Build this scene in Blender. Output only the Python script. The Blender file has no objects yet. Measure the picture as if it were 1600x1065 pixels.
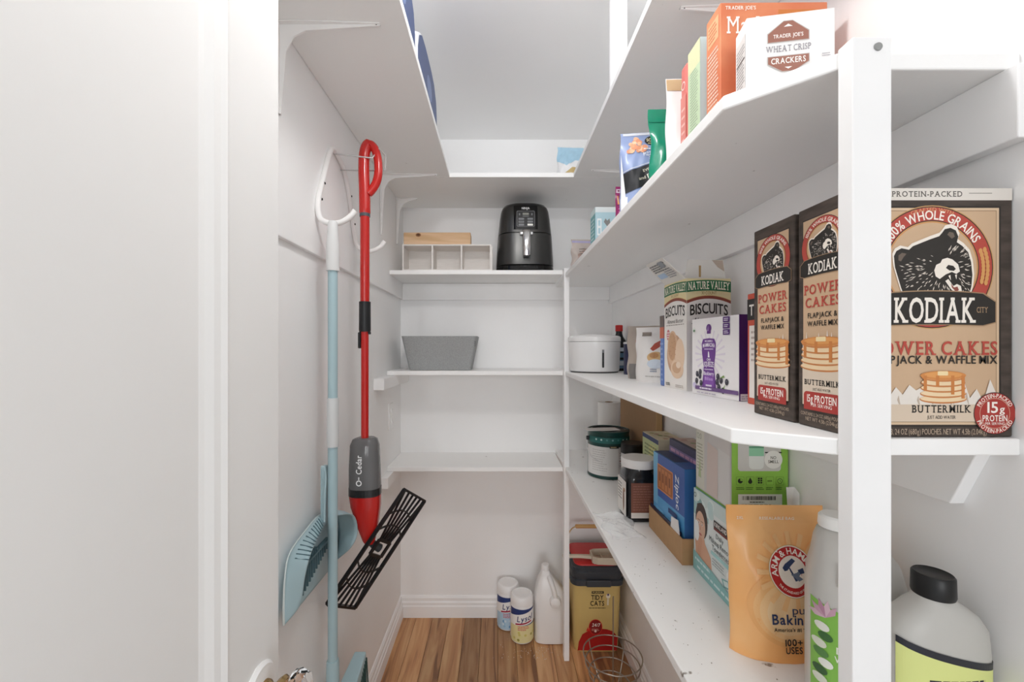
import bpy, bmesh, math, random
from mathutils import Vector, Matrix
random.seed(7)
PI = math.pi
sc = bpy.context.scene
C = sc.collection

# ------------------------------------------------------------------ camera, light, exposure
CAMZ, F = 1.37, 660.0                      # eye height, focal length in pixels of the 1600 px frame
cam_d = bpy.data.cameras.new('camera'); cam = bpy.data.objects.new('camera', cam_d); C.objects.link(cam)
cam.location = (0, 0, CAMZ); cam.rotation_euler = (PI/2, 0, 0)
cam_d.sensor_width = 36; cam_d.lens = F/1600*36
cam_d.shift_x = 22/1600; cam_d.shift_y = 11.5/1600
cam_d.clip_start = 0.02
sc.camera = cam
w = bpy.data.worlds.new('hall_light'); sc.world = w; w.use_nodes = True
w.node_tree.nodes['Background'].inputs[0].default_value = (0.97, 0.985, 1, 1)
w.node_tree.nodes['Background'].inputs[1].default_value = 0.70
LAMP = (0.0, 0.59, CAMZ+0.885)
ld = bpy.data.lights.new('bulb_light', 'POINT'); ld.energy = 8.7; ld.shadow_soft_size = 0.05; ld.color = (1, 0.985, 0.97)
lo = bpy.data.objects.new('bulb_light', ld); C.objects.link(lo); lo.location = LAMP
wd_ = bpy.data.lights.new('frontal_fill_light', 'AREA'); wd_.energy = 82; wd_.shape = 'RECTANGLE'; wd_.size = 2.2; wd_.size_y = 1.6; wd_.color = (0.97, 0.985, 1)
wo_ = bpy.data.objects.new('frontal_fill_light', wd_); C.objects.link(wo_); wo_.location = (0.1, -6.0, 1.6); wo_.rotation_euler = (PI/2, 0, 0)   # unseen fill light added behind the camera to even out the back wall
sc.view_settings.view_transform = 'Standard'; sc.view_settings.look = 'None'
sc.cycles.max_bounces = 20; sc.cycles.diffuse_bounces = 16
sc.view_settings.exposure = 0.2; sc.view_settings.gamma = 1.0; sc.view_settings.use_curve_mapping = False

# ------------------------------------------------------------------ materials
def lin(c):
    if isinstance(c, str):
        c = c.lstrip('#'); c = [int(c[i:i+2], 16)/255 for i in (0, 2, 4)]
    return tuple(((x/12.92) if x <= 0.04045 else ((x+0.055)/1.055)**2.4) for x in c) + (1,)
_m = {}
def mat(col, rough=0.6, metal=0.0, noise=0.0, nscale=60, bump=0.0, bscale=200, trans=0.0, alpha=1.0, name=None, stretch=None, ior=1.45, col2=None, coat=0.0):
    key = (col, rough, metal, noise, nscale, bump, bscale, trans, alpha, name, stretch, col2, coat)
    if key in _m: return _m[key]
    m = bpy.data.materials.new(name or 'paint_'+str(col).strip('#')); m.use_nodes = True
    nt = m.node_tree; b = nt.nodes['Principled BSDF']
    b.inputs['Base Color'].default_value = lin(col); b.inputs['Roughness'].default_value = rough
    b.inputs['Metallic'].default_value = metal; b.inputs['Transmission Weight'].default_value = trans
    b.inputs['Alpha'].default_value = alpha; b.inputs['IOR'].default_value = ior; b.inputs['Coat Weight'].default_value = coat
    if noise or bump:
        tc = nt.nodes.new('ShaderNodeTexCoord'); mp = nt.nodes.new('ShaderNodeMapping')
        nt.links.new(tc.outputs['Object'], mp.inputs[0])
        if stretch: mp.inputs['Scale'].default_value = stretch
        if noise:
            n = nt.nodes.new('ShaderNodeTexNoise'); n.inputs['Scale'].default_value = nscale; n.inputs['Detail'].default_value = 4
            nt.links.new(mp.outputs[0], n.inputs['Vector'])
            r = nt.nodes.new('ShaderNodeValToRGB')
            c = lin(col); d = lin(col2) if col2 else tuple(x*(1-noise) for x in c[:3])+(1,)
            r.color_ramp.elements[0].position = 0.35; r.color_ramp.elements[1].position = 0.65
            r.color_ramp.elements[0].color = d; r.color_ramp.elements[1].color = c
            nt.links.new(n.outputs['Fac'], r.inputs[0]); nt.links.new(r.outputs[0], b.inputs['Base Color'])
        if bump:
            n2 = nt.nodes.new('ShaderNodeTexNoise'); n2.inputs['Scale'].default_value = bscale; n2.inputs['Detail'].default_value = 3
            nt.links.new(mp.outputs[0], n2.inputs['Vector'])
            bp = nt.nodes.new('ShaderNodeBump'); bp.inputs['Strength'].default_value = bump; bp.inputs['Distance'].default_value = 0.002
            nt.links.new(n2.outputs['Fac'], bp.inputs['Height']); nt.links.new(bp.outputs[0], b.inputs['Normal'])
    _m[key] = m
    return m
WALL = mat('#f6f6f6', 0.75, noise=0.03, nscale=3, bump=0.12, bscale=90, name='wall_paint')
CEIL = mat('#f1f1f1', 0.85, noise=0.03, nscale=2, name='ceiling_paint')
TRIM = mat('#f6f6f6', 0.45, noise=0.03, nscale=8, name='trim_paint')
DOORM = mat('#efefee', 0.5, noise=0.02, nscale=5, bump=0.06, bscale=120, name='door_paint')
WHITEMETAL = mat('#f0efee', 0.4, name='white_enamel')
DARKHOLE = mat('#1c1a19', 0.8, name='dark_hole')

def shelf_mat(name, dirt):
    m = bpy.data.materials.new(name); m.use_nodes = True; nt = m.node_tree; b = nt.nodes['Principled BSDF']
    b.inputs['Roughness'].default_value = 0.45
    tc = nt.nodes.new('ShaderNodeTexCoord')
    n = nt.nodes.new('ShaderNodeTexNoise'); n.inputs['Scale'].default_value = 30; n.inputs['Detail'].default_value = 6
    nt.links.new(tc.outputs['Object'], n.inputs['Vector'])
    r = nt.nodes.new('ShaderNodeValToRGB')
    r.color_ramp.elements[0].position = dirt; r.color_ramp.elements[0].color = lin('#8f8880')
    r.color_ramp.elements[1].position = dirt+0.035; r.color_ramp.elements[1].color = lin('#f6f6f5')
    nt.links.new(n.outputs['Fac'], r.inputs[0]); nt.links.new(r.outputs[0], b.inputs['Base Color'])
    n2 = nt.nodes.new('ShaderNodeTexNoise'); n2.inputs['Scale'].default_value = 70
    nt.links.new(tc.outputs['Object'], n2.inputs['Vector'])
    bp = nt.nodes.new('ShaderNodeBump'); bp.inputs['Strength'].default_value = 0.15; bp.inputs['Distance'].default_value = 0.002
    nt.links.new(n2.outputs['Fac'], bp.inputs['Height']); nt.links.new(bp.outputs[0], b.inputs['Normal'])
    return m
SHELF = shelf_mat('shelf_paint', 0.235); SHELFW = shelf_mat('worn_shelf_paint', 0.26)

def wood_mat(name, c1, c2, c3, axis='Y', rnd=True, scale=1.0, rough=0.4):
    m = bpy.data.materials.new(name); m.use_nodes = True; nt = m.node_tree; b = nt.nodes['Principled BSDF']
    b.inputs['Roughness'].default_value = rough
    tc = nt.nodes.new('ShaderNodeTexCoord'); mp = nt.nodes.new('ShaderNodeMapping')
    s = {'Y': (22, 1.6, 22), 'X': (1.6, 22, 22)}[axis]; mp.inputs['Scale'].default_value = tuple(x*scale for x in s)
    nt.links.new(tc.outputs['Object'], mp.inputs[0])
    oi = nt.nodes.new('ShaderNodeObjectInfo'); ad = nt.nodes.new('ShaderNodeVectorMath'); ad.operation = 'ADD'
    ml = nt.nodes.new('ShaderNodeMath'); ml.operation = 'MULTIPLY'; ml.inputs[1].default_value = 40
    nt.links.new(oi.outputs['Random'], ml.inputs[0]); nt.links.new(mp.outputs[0], ad.inputs[0]); nt.links.new(ml.outputs[0], ad.inputs[1])
    n = nt.nodes.new('ShaderNodeTexNoise'); n.inputs['Scale'].default_value = 1.3; n.inputs['Detail'].default_value = 7; n.inputs['Distortion'].default_value = 1.1
    nt.links.new(ad.outputs[0], n.inputs['Vector'])
    r = nt.nodes.new('ShaderNodeValToRGB'); e = r.color_ramp.elements
    e[0].position = 0.33; e[0].color = lin(c1); e[1].position = 0.68; e[1].color = lin(c3)
    x = e.new(0.47); x.color = lin(c2)
    nt.links.new(n.outputs['Fac'], r.inputs[0])
    hs = nt.nodes.new('ShaderNodeHueSaturation')
    if rnd:
        mr = nt.nodes.new('ShaderNodeMapRange'); mr.inputs['To Min'].default_value = 0.6; mr.inputs['To Max'].default_value = 1.25
        nt.links.new(oi.outputs['Random'], mr.inputs[0]); nt.links.new(mr.outputs[0], hs.inputs['Value'])
    nt.links.new(r.outputs[0], hs.inputs['Color']); nt.links.new(hs.outputs[0], b.inputs['Base Color'])
    return m
OAK = wood_mat('oak_floor', '#8d6244', '#c08d60', '#d6ab7d', 'Y')
PINE = wood_mat('pine', '#cba57c', '#dfbd98', '#e8cdaf', 'X', False, 0.7, 0.6)

# ------------------------------------------------------------------ mesh helpers
class MB:
    def __init__(s): s.v = []; s.f = []; s.m = []; s.mi = 0
    def add(s, vs, fs):
        o = len(s.v); s.v += [tuple(p) for p in vs]
        for f in fs: s.f.append(tuple(i+o for i in f)); s.m.append(s.mi)
        return s
    def box(s, x0, x1, y0, y1, z0, z1):
        return s.add([(x0,y0,z0),(x1,y0,z0),(x1,y1,z0),(x0,y1,z0),(x0,y0,z1),(x1,y0,z1),(x1,y1,z1),(x0,y1,z1)],
                     [(3,2,1,0),(4,5,6,7),(0,1,5,4),(1,2,6,5),(2,3,7,6),(3,0,4,7)])
    def loft(s, rings, cap0=True, cap1=True, closed=True):
        n = len(rings[0]); vs = [p for r in rings for p in r]; fs = []
        for i in range(len(rings)-1):
            for j in range(n if closed else n-1):
                a = i*n+j; b = i*n+(j+1) % n
                fs.append((a, b, b+n, a+n))
        if cap0: fs.append(tuple(reversed(range(n))))
        if cap1: fs.append(tuple(range((len(rings)-1)*n, len(rings)*n)))
        return s.add(vs, fs)
    def lathe(s, prof, n=32, c=(0, 0), ax='z'):
        rings = []
        for r, z in prof:
            r = max(r, 1e-5); ring = []
            for k in range(n):
                a = 2*PI*k/n; p = (r*math.cos(a), r*math.sin(a), z)
                if ax == 'x': p = (p[2], p[0], p[1])
                elif ax == 'y': p = (p[0], -p[2], p[1])
                ring.append((p[0]+(c[0] if ax == 'z' else 0), p[1]+(c[1] if ax == 'z' else 0), p[2]))
            rings.append(ring)
        return s.loft(rings)
    def tube(s, path, r, n=10, closed=False, caps=True, flat=None):
        P = [Vector(p) for p in path]; m = len(P); R = r if isinstance(r, (list, tuple)) else [r]*m
        rings = []; up = None
        for i in range(m):
            if closed: t = P[(i+1) % m]-P[i-1]
            else: t = P[min(i+1, m-1)]-P[max(i-1, 0)]
            t.normalize()
            if up is None:
                up = Vector((0,0,1)) if abs(t.z) < 0.9 else Vector((0,1,0))
            up = (up - t*up.dot(t)).normalized(); q = t.cross(up)
            fa = flat or 1.0
            rings.append([tuple(P[i]+up*(R[i]*fa*math.cos(2*PI*k/n))+q*(R[i]*math.sin(2*PI*k/n))) for k in range(n)])
        if closed: rings.append(rings[0])
        return s.loft(rings, caps and not closed, caps and not closed)
    def prism(s, poly, a, b, ax='z'):
        def P(p, h):
            return {'z': (p[0], p[1], h), 'y': (p[0], h, p[1]), 'x': (h, p[0], p[1])}[ax]
        return s.loft([[P(p, a) for p in poly], [P(p, b) for p in poly]])
    def grid(s, fn, nu, nv):
        vs = [fn(i/nu, j/nv) for j in range(nv+1) for i in range(nu+1)]
        fs = [(j*(nu+1)+i, j*(nu+1)+i+1, (j+1)*(nu+1)+i+1, (j+1)*(nu+1)+i) for j in range(nv) for i in range(nu)]
        return s.add(vs, fs)
def obj(name, mb, mats, parent=None, smooth=None, bevel=None, seg=2, recalc=True, loc=None):
    me = bpy.data.meshes.new(name); me.from_pydata(mb.v, [], mb.f)
    if not isinstance(mats, (list, tuple)): mats = [mats]
    for x in mats: me.materials.append(x)
    if len(mats) > 1: me.polygons.foreach_set('material_index', mb.m)
    if recalc:
        bm = bmesh.new(); bm.from_mesh(me); bmesh.ops.recalc_face_normals(bm, faces=bm.faces); bm.to_mesh(me); bm.free()
    if smooth:
        me.shade_smooth(); me.set_sharp_from_angle(angle=math.radians(smooth))
    me.update()
    o = bpy.data.objects.new(name, me); C.objects.link(o)
    if parent: o.parent = parent
    if loc: o.location = loc
    if bevel:
        b = o.modifiers.new('bevel', 'BEVEL'); b.width = bevel; b.segments = seg; b.limit_method = 'ANGLE'; b.angle_limit = 0.6
    return o
def tag(o, label, cat, group=None):
    o['label'] = label; o['category'] = cat
    if group: o['group'] = group
    return o
def thing(name, label, cat, loc=(0, 0, 0), rz=0, group=None):
    o = bpy.data.objects.new(name, None); C.objects.link(o); o.location = loc; o.rotation_euler = (0, 0, rz)
    o.empty_display_size = 0.05
    return tag(o, label, cat, group)
def struct(name, mb, m, parent=None, **k):
    o = obj(name, mb, m, parent, **k)
    if not parent: o['kind'] = 'structure'
    return o
def rrect(cx, cy, hx, hy, r, n=5, z=0):
    pts = []
    for sx, sy, a0 in ((1, -1, -PI/2), (1, 1, 0), (-1, 1, PI/2), (-1, -1, PI)):
        for k in range(n+1):
            a = a0+k*PI/2/n
            pts.append((cx+sx*(hx-r)+r*math.cos(a), cy+sy*(hy-r)+r*math.sin(a), z))
    return pts
def superel(hx, hy, z, e=4, n=48, cx=0, cy=0):
    out = []
    for k in range(n):
        a = 2*PI*k/n; c, s_ = math.cos(a), math.sin(a)
        out.append((cx+hx*math.copysign(abs(c)**(2/e), c), cy+hy*math.copysign(abs(s_)**(2/e), s_), z))
    return out

# ------------------------------------------------------------------ glyphs and flat print
CH = "ABCDEFGHIJKLMNOPQRSTUVWXYZabcdefghijklmnopqrstuvwxyz0123456789&%+-.,'/#()*"
G = {}
def make_glyphs():
    tmp = []
    for bold in (0, 1):
        for ch in CH:
            cu = bpy.data.curves.new('g', 'FONT'); cu.body = ch; cu.resolution_u = 3; cu.fill_mode = 'FRONT'
            cu.offset = 0.016 if bold else 0.0
            o = bpy.data.objects.new('g', cu); C.objects.link(o); tmp.append((bold, ch, o, cu))
    dg = bpy.context.evaluated_depsgraph_get()
    for bold, ch, o, cu in tmp:
        me = bpy.data.meshes.new_from_object(o.evaluated_get(dg))
        me.calc_loop_triangles()
        v = [(p.co.x, p.co.y) for p in me.vertices]; f = [tuple(t.vertices) for t in me.loop_triangles]
        G[(bold, ch)] = [v, f]
        bpy.data.meshes.remove(me)
    for bold, ch, o, cu in tmp:
        bpy.data.objects.remove(o); bpy.data.curves.remove(cu)
    for bold in (0, 1):
        hv = [p[1] for p in G[(bold, 'H')][0]]; base, s = min(hv), 1/(max(hv)-min(hv))
        for ch in CH:
            v, f = G[(bold, ch)]
            if not v: G[(bold, ch)] = ([], [], 0.3); continue
            x0 = min(p[0] for p in v)
            v = [((p[0]-x0)*s, (p[1]-base)*s) for p in v]
            G[(bold, ch)] = (v, f, max(p[0] for p in v))
make_glyphs()
_serif = {}
def glyph(bold, ch, serif):
    if not serif: return G[(bold, ch)]
    k = (bold, ch)
    if k in _serif: return _serif[k]
    v, f, wd = G[k]; v = list(v); f = list(f)
    cnt = {}
    for t in f:
        for a, b in ((t[0], t[1]), (t[1], t[2]), (t[2], t[0])):
            e = (min(a, b), max(a, b)); cnt[e] = cnt.get(e, 0)+1
    add = []
    for (a, b), n in cnt.items():
        if n != 1: continue
        p, q = v[a], v[b]
        for yy, sg in ((0, 1), (1, -1)):
            if abs(p[1]-yy) < 0.012 and abs(q[1]-yy) < 0.012:
                x0, x1 = min(p[0], q[0]), max(p[0], q[0])
                if x1-x0 < 0.07: continue
                x0 -= 0.09
                if x1-x0 < 0.45: x1 += 0.09
                add.append((x0, x1, yy, yy+sg*0.11))
    for x0, x1, ya, yb in add:
        n = len(v); v += [(x0, ya), (x1, ya), (x1, yb), (x0, yb)]; f += [(n, n+1, n+2, n+3)]
    if v:
        m = min(p[0] for p in v); v = [(p[0]-m, p[1]) for p in v]; wd = max(p[0] for p in v)
    _serif[k] = (v, f, wd)
    return _serif[k]

from mathutils.geometry import tessellate_polygon
def dev(fn, a, b, o):
    p, q, m = fn(a[0], a[1], o), fn(b[0], b[1], o), fn((a[0]+b[0])/2, (a[1]+b[1])/2, o)
    return math.dist(m, ((p[0]+q[0])/2, (p[1]+q[1])/2, (p[2]+q[2])/2))
def split(fn, a, b, c, o, out, d):          # cut a triangle of print until it follows a curved face
    e = [dev(fn, a, b, o), dev(fn, b, c, o), dev(fn, c, a, o)]; k = e.index(max(e))
    if e[k] < 6e-5 or d > 8: out.append((a, b, c)); return
    if k == 1: a, b, c = b, c, a
    elif k == 2: a, b, c = c, a, b
    m = ((a[0]+b[0])/2, (a[1]+b[1])/2)
    split(fn, a, m, c, o, out, d+1); split(fn, m, b, c, o, out, d+1)
class Print:
    """flat printed shapes in metres on a face: u to the right, v up, later shapes above earlier ones"""
    def __init__(s, rough=0.5): s.items = []; s.rough = rough; s.n = 0
    def _put(s, v, f, col): s.n += 1; s.items.append((v, f, col, s.n))
    def poly(s, pts, col):
        s._put(list(pts), [tuple(range(len(pts)))], col); return s
    def rect(s, x0, y0, x1, y1, col, n=1):
        nx = n; v = [(x0+(x1-x0)*i/nx, y0+(y1-y0)*j/nx) for j in range(nx+1) for i in range(nx+1)]
        f = [(j*(nx+1)+i, j*(nx+1)+i+1, (j+1)*(nx+1)+i+1, (j+1)*(nx+1)+i) for j in range(nx) for i in range(nx)]
        s._put(v, f, col); return s
    def rrect(s, x0, y0, x1, y1, r, col):
        return s.poly([(p[0], p[1]) for p in rrect((x0+x1)/2, (y0+y1)/2, (x1-x0)/2, (y1-y0)/2, r, 4)], col)
    def disc(s, cx, cy, r, col, ry=None, n=36, rings=1):
        ry = ry or r; v = [(cx, cy)]; f = []
        for q in range(1, rings+1):
            v += [(cx+r*q/rings*math.cos(2*PI*k/n), cy+ry*q/rings*math.sin(2*PI*k/n)) for k in range(n)]
        for k in range(n):
            f.append((0, 1+k, 1+(k+1) % n))
            for q in range(rings-1):
                a = 1+q*n+k; b = 1+q*n+(k+1) % n; f.append((a, a+n, b+n, b))
        s._put(v, f, col); return s
    def ring(s, cx, cy, r0, r1, col, a0=0, a1=2*PI, n=48):
        v = []; f = []
        for k in range(n+1):
            a = a0+(a1-a0)*k/n
            v += [(cx+r0*math.cos(a), cy+r0*math.sin(a)), (cx+r1*math.cos(a), cy+r1*math.sin(a))]
        for k in range(n): f.append((2*k, 2*k+1, 2*k+3, 2*k+2))
        s._put(v, f, col); return s
    def _line(s, t, bold, serif, gap):
        x = 0; out = []
        for ch in t:
            if ch == ' ': x += 0.38; continue
            v, f, wd = glyph(bold, ch, serif)
            out.append((v, f, x, wd)); x += wd+gap
        return out, max(x-gap, 0.01)
    def text(s, t, x, y, h, col, wd=None, bold=0, serif=False, slant=0, rot=0, align='c', gap=0.13, arch=0):
        out, tw = s._line(t, bold, serif, gap)
        sx = (wd/tw) if wd else h
        full = tw*sx; off = {'c': -full/2, 'l': 0, 'r': -full}[align]
        cr, sr = math.cos(rot), math.sin(rot); vv = []; ff = []
        for v, f, cx, gw in out:
            o = len(vv)
            for p in v:
                px = off+(cx+p[0]+slant*p[1])*sx; py = (p[1]-0.5)*h
                if arch: py += arch*(1-(2*px/full)**2)
                vv.append((x+px*cr-py*sr, y+px*sr+py*cr))
            ff += [tuple(i+o for i in t_) for t_ in f]
        s._put(vv, [q for q in ff if len(q) == 3], col)
        if serif: s._put(vv, [q for q in ff if len(q) == 4], col)
        return s
    def arc(s, t, cx, cy, r, amid, span, h, col, bold=1, inside=False):
        out, tw = s._line(t, bold, False, 0.13); vv = []; ff = []
        for v, f, x, gw in out:
            o = len(vv); mid = (x+gw/2)/tw-0.5
            a = amid - mid*span if not inside else amid + mid*span
            sx = span*r/tw
            for p in v:
                lx = (p[0]-gw/2)*sx; ly = (p[1]-0.5)*h
                if not inside:
                    ux, uy, rx, ry = math.sin(a), -math.cos(a), math.cos(a), math.sin(a)
                else:
                    ux, uy, rx, ry = -math.sin(a), math.cos(a), -math.cos(a), -math.sin(a)
                vv.append((cx+r*math.cos(a)+lx*ux+ly*rx, cy+r*math.sin(a)+lx*uy+ly*ry))
            ff += [tuple(i+o for i in t_) for t_ in f]
        s._put(vv, ff, col); return s
    def lines(s, x0, y0, x1, y1, n, col, th=0.4, rag=0.3):
        """rows of small print too fine to read"""
        dy = (y1-y0)/n; vv = []; ff = []
        for k in range(n):
            ya = y1-dy*(k+0.5)-dy*th/2; x = x0; xe = x1-(x1-x0)*rag*random.random()
            while x < xe:
                l = (x1-x0)*random.uniform(0.06, 0.18); b = min(x+l, xe); o = len(vv)
                vv += [(x, ya), (b, ya), (b, ya+dy*th), (x, ya+dy*th)]; ff.append((o, o+1, o+2, o+3)); x = b+(x1-x0)*0.025
        s._put(vv, ff, col); return s
    def clip(s, x0, y0, x1, y1):
        for i, (v, f, c, k) in enumerate(s.items):
            s.items[i] = ([(min(max(p[0], x0), x1), min(max(p[1], y0), y1)) for p in v], f, c, k)
        return s
    def build(s, parent, fn, name='printed_label', base=0.0003):
        mb = MB(); cols = []; step = min(0.00008, 0.0016/max(s.n, 1))
        for v, f, col, k in s.items:
            if col not in cols: cols.append(col)
            mb.mi = cols.index(col)
            off = base+step*k; flat = all(dev(fn, v[q[i]], v[q[(i+1) % len(q)]], off) < 6e-5 for q in f for i in range(len(q)))
            if flat: mb.add([fn(p[0], p[1], off) for p in v], f); continue
            out = []
            for q in f:
                if len(q) == 3: tris = [q]
                elif len(q) == 4: tris = [(q[0], q[1], q[2]), (q[0], q[2], q[3])]
                else: tris = [tuple(q[i] for i in t_) for t_ in tessellate_polygon([[Vector((v[i][0], v[i][1], 0)) for i in q]])]
                for a_, b_, c_ in tris: split(fn, v[a_], v[b_], v[c_], off, out, 0)
            vv = [fn(p[0], p[1], off) for t_ in out for p in t_]; mb.add(vv, [(3*i, 3*i+1, 3*i+2) for i in range(len(out))])
        o = obj(name, mb, [mat(c, s.rough) for c in cols], parent, recalc=False)
        return o
def f_front(x0, y0, z0): return lambda u, v, o: (x0+u, y0-o, z0+v)
def f_left(x0, y1, z0): return lambda u, v, o: (x0-o, y1-u, z0+v)
def f_top(x0, y0, z1): return lambda u, v, o: (x0+u, y0+v, z1+o)
def f_cyl(r, a0, z0, sx=1): return lambda u, v, o: ((r+o)*math.sin(a0+u/r), -(r+o)*math.cos(a0+u/r), z0+v)

# ------------------------------------------------------------------ room shell
XL, XR, YB, YF, ZC = -0.498, 0.585, 2.164, -0.2, CAMZ+1.069
struct('wall_back', MB().box(XL-0.1, XR+0.1, YB, YB+0.1, 0, ZC), WALL)
struct('wall_left', MB().box(XL-0.1, XL, YF, YB, 0, ZC), WALL)
struct('wall_right', MB().box(XR, XR+0.1, YF, YB, 0, ZC), WALL)
struct('ceiling', MB().box(XL-0.1, XR+0.1, YF, YB+0.1, ZC, ZC+0.08), CEIL)
floor = struct('floor', MB().box(XL-0.1, XR+0.1, YF, YB+0.1, -0.06, -0.012), mat('#3a2415', 0.8, name='subfloor'))
x = XL; pw = 0.083; k = 0
while x < XR:
    x1 = min(x+pw, XR); y = YF - random.uniform(0, 0.5)
    while y < YB:
        y1 = min(y+random.uniform(0.9, 1.5), YB)
        if y1 > 1.3: y1 = YB
        o = obj('plank', MB().box(x+0.0006, x1-0.0006, max(y, YF)+0.0006, y1-0.0006, -0.012, 0), OAK, floor, bevel=0.0008, seg=1)
        y = y1
    x = x1
# wainscot step on the left wall, cleats under the shelves (white boards)
struct('trim_1', MB().box(XL, XL+0.012, YF, YB, CAMZ+0.25, ZC), WALL, bevel=0.002)
struct('trim_2', MB().box(XR-0.018, XR, 0.46, YB, CAMZ+0.23, CAMZ+0.3118), TRIM, bevel=0.0015)
struct('trim_3', MB().box(XL+0.0125, XR-0.0185, YB-0.018, YB, CAMZ+0.245, CAMZ+0.330), TRIM, bevel=0.0015)
struct('trim_4', MB().box(XL, XL+0.043, 1.69, YB, CAMZ-0.168, CAMZ-0.121), TRIM, bevel=0.002)
struct('trim_5', MB().box(XL, XL+0.03, 1.80, YB-0.02, CAMZ-0.60, CAMZ-0.552), TRIM, bevel=0.002)
struct('trim_6', MB().prism([(0.5, CAMZ-0.125), (YB-0.02, CAMZ-0.125), (YB-0.02, CAMZ-0.195), (0.53, CAMZ-0.195)], XR-0.018, XR, 'x'), TRIM, bevel=0.0015)
def base(nm, a, b, flip):
    prof = [(0, 0), (0.016, 0), (0.016, 0.056), (0.012, 0.062), (0.013, 0.074), (0.008, 0.082), (0.009, 0.096), (0.004, 0.106), (0, 0.108)]
    mb = MB()
    ring0 = []; ring1 = []
    for d, h in prof:
        if flip == 'l': ring0.append((XL+d, a, h)); ring1.append((XL+d, b-d, h))
        elif flip == 'r': ring0.append((XR-d, a, h)); ring1.append((XR-d, b-d, h))
        else: ring0.append((XL+d, YB-d, h)); ring1.append((XR-d, YB-d, h))
    mb.loft([ring0, ring1]); struct(nm, mb, TRIM)
base('baseboard_left', YF, YB, 'l'); base('baseboard_right', YF, YB, 'r'); base('baseboard_back', 0, 0, 'b')

# door leaf standing open on the left
DX, DY1, DY0 = -0.31, 0.596, -0.17
mb = MB()
mb.box(DX-0.036, DX, DY1-0.112, DY1, 0.01, 2.04).box(DX-0.036, DX, DY0, DY0+0.112, 0.01, 2.04)
mb.box(DX-0.036, DX, DY0+0.112, DY1-0.112, 0.01, 0.24).box(DX-0.036, DX, DY0+0.112, DY1-0.112, 1.93, 2.04)
door = struct('door_1', mb, DOORM)
obj('door_panel', MB().box(DX-0.026, DX-0.011, DY0+0.1, DY1-0.1, 0.23, 1.94), DOORM, door)
mo = MB()
ya, yb, za, zb = DY0+0.112, DY1-0.112, 0.24, 1.93
prof = [(-0.002, -0.001), (-0.001, 0.002), (0.004, 0.003), (0.010, -0.001), (0.018, -0.003), (0.026, -0.0085), (0.032, -0.0112)]
rings = []
for d, px in prof:
    rings.append([(DX+px, ya+d, za+d), (DX+px, yb-d, za+d), (DX+px, yb-d, zb-d), (DX+px, ya+d, zb-d)])
mo.loft(rings, False, False); obj('panel_moulding', mo, DOORM, door)
BRASS = mat('#b79a6a', 0.25, 1.0, name='aged_brass'); GLASS = mat('#ffffff', 0.02, trans=1.0, name='knob_glass', ior=1.5)
KY, KZ = 0.545, CAMZ-0.446
r = obj('rosette', MB().lathe([(0, 0), (0.036, 0), (0.037, 0.002), (0.033, 0.006), (0.028, 0.0055), (0.018, 0.008), (0, 0.008)], 40, ax='x'), TRIM, door, 40, loc=(DX, KY, KZ))
r = obj('knob_shank', MB().lathe([(0, 0.007), (0.017, 0.007), (0.016, 0.012), (0.0125, 0.016), (0.0125, 0.022), (0.018, 0.026), (0.021, 0.031), (0.018, 0.036), (0, 0.036)], 32, ax='x'), BRASS, door, 40, loc=(DX, KY, KZ))
r = obj('knob', MB().lathe([(0, 0.0362), (0.018, 0.0362), (0.027, 0.044), (0.0285, 0.052), (0.025, 0.060), (0.015, 0.066), (0, 0.067)], 12, ax='x'), GLASS, door, loc=(DX, KY, KZ))

# ------------------------------------------------------------------ ceiling lamp holder above the camera's view
t = thing('ceiling_lamp', 'white porcelain lamp holder on the pantry ceiling', 'lamp', (LAMP[0], LAMP[1], ZC))
obj('lamp_holder', MB().lathe([(0, 0), (0.055, 0), (0.055, -0.012), (0.035, -0.03), (0.028, -0.055), (0, -0.055)], 32), TRIM, t, 40)

# ------------------------------------------------------------------ shelves and posts
HB, HT = CAMZ+0.718, CAMZ+0.737
def board(name, label, mb, m=SHELF, bev=0.0015): return tag(obj(name, mb, m, bevel=bev), label, 'shelf', 'white painted pantry shelf boards')
board('shelf_board', 'high white shelf along the left wall near the ceiling', MB().box(-0.485, -0.2025, -0.3, 1.7705, HB, HT))
board('shelf_board', 'high white shelf along the right wall near the ceiling', MB().box(0.317, XR-0.002, -0.3, 1.7705, HB, HT))
board('shelf_board', 'high white shelf across the back wall above the air fryer', MB().box(XL+0.0125, XR-0.001, 1.772, YB, HB, HT))
UP, MID, LOW = CAMZ+0.331, CAMZ-0.101, CAMZ-0.518
BUP, BMID, BLOW = CAMZ+0.350, CAMZ-0.101, CAMZ-0.532
def right_shelf(label, top, m, ch=0.553):
    poly = [(0.295, YB), (0.295, ch), (0.381, 0.4725), (XR, 0.4725), (XR, YB)]
    return board('shelf_board', label, MB().prism(poly, top-0.019, top), m, 0.002)
right_shelf('upper right shelf with clipped corner carrying crackers and snack bags', UP, SHELF)
right_shelf('middle right shelf with clipped corner carrying the brown pancake mix boxes', MID, SHELF, 0.535)
right_shelf('lower right shelf carrying the paint can and baking soda', LOW, SHELFW)
board('shelf_board', 'short back shelf holding the air fryer and white cubby', MB().box(XL+0.0125, 0.290, 1.89, YB-0.0002, BUP-0.019, BUP))
board('shelf_board', 'short back shelf holding the grey fabric bin', MB().box(XL+0.001, 0.290, 1.89, YB-0.0002, BMID-0.019, BMID))
board('shelf_board', 'empty short back shelf above the floor', MB().box(XL+0.001, 0.290, 1.89, YB-0.0002, BLOW-0.019, BLOW))
tag(obj('shelf_post', MB().box(0.290, 0.313, 1.85, 1.889, 0, CAMZ+0.352), TRIM, bevel=0.002), 'thin white post at the ends of the short back shelves', 'post')
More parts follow.
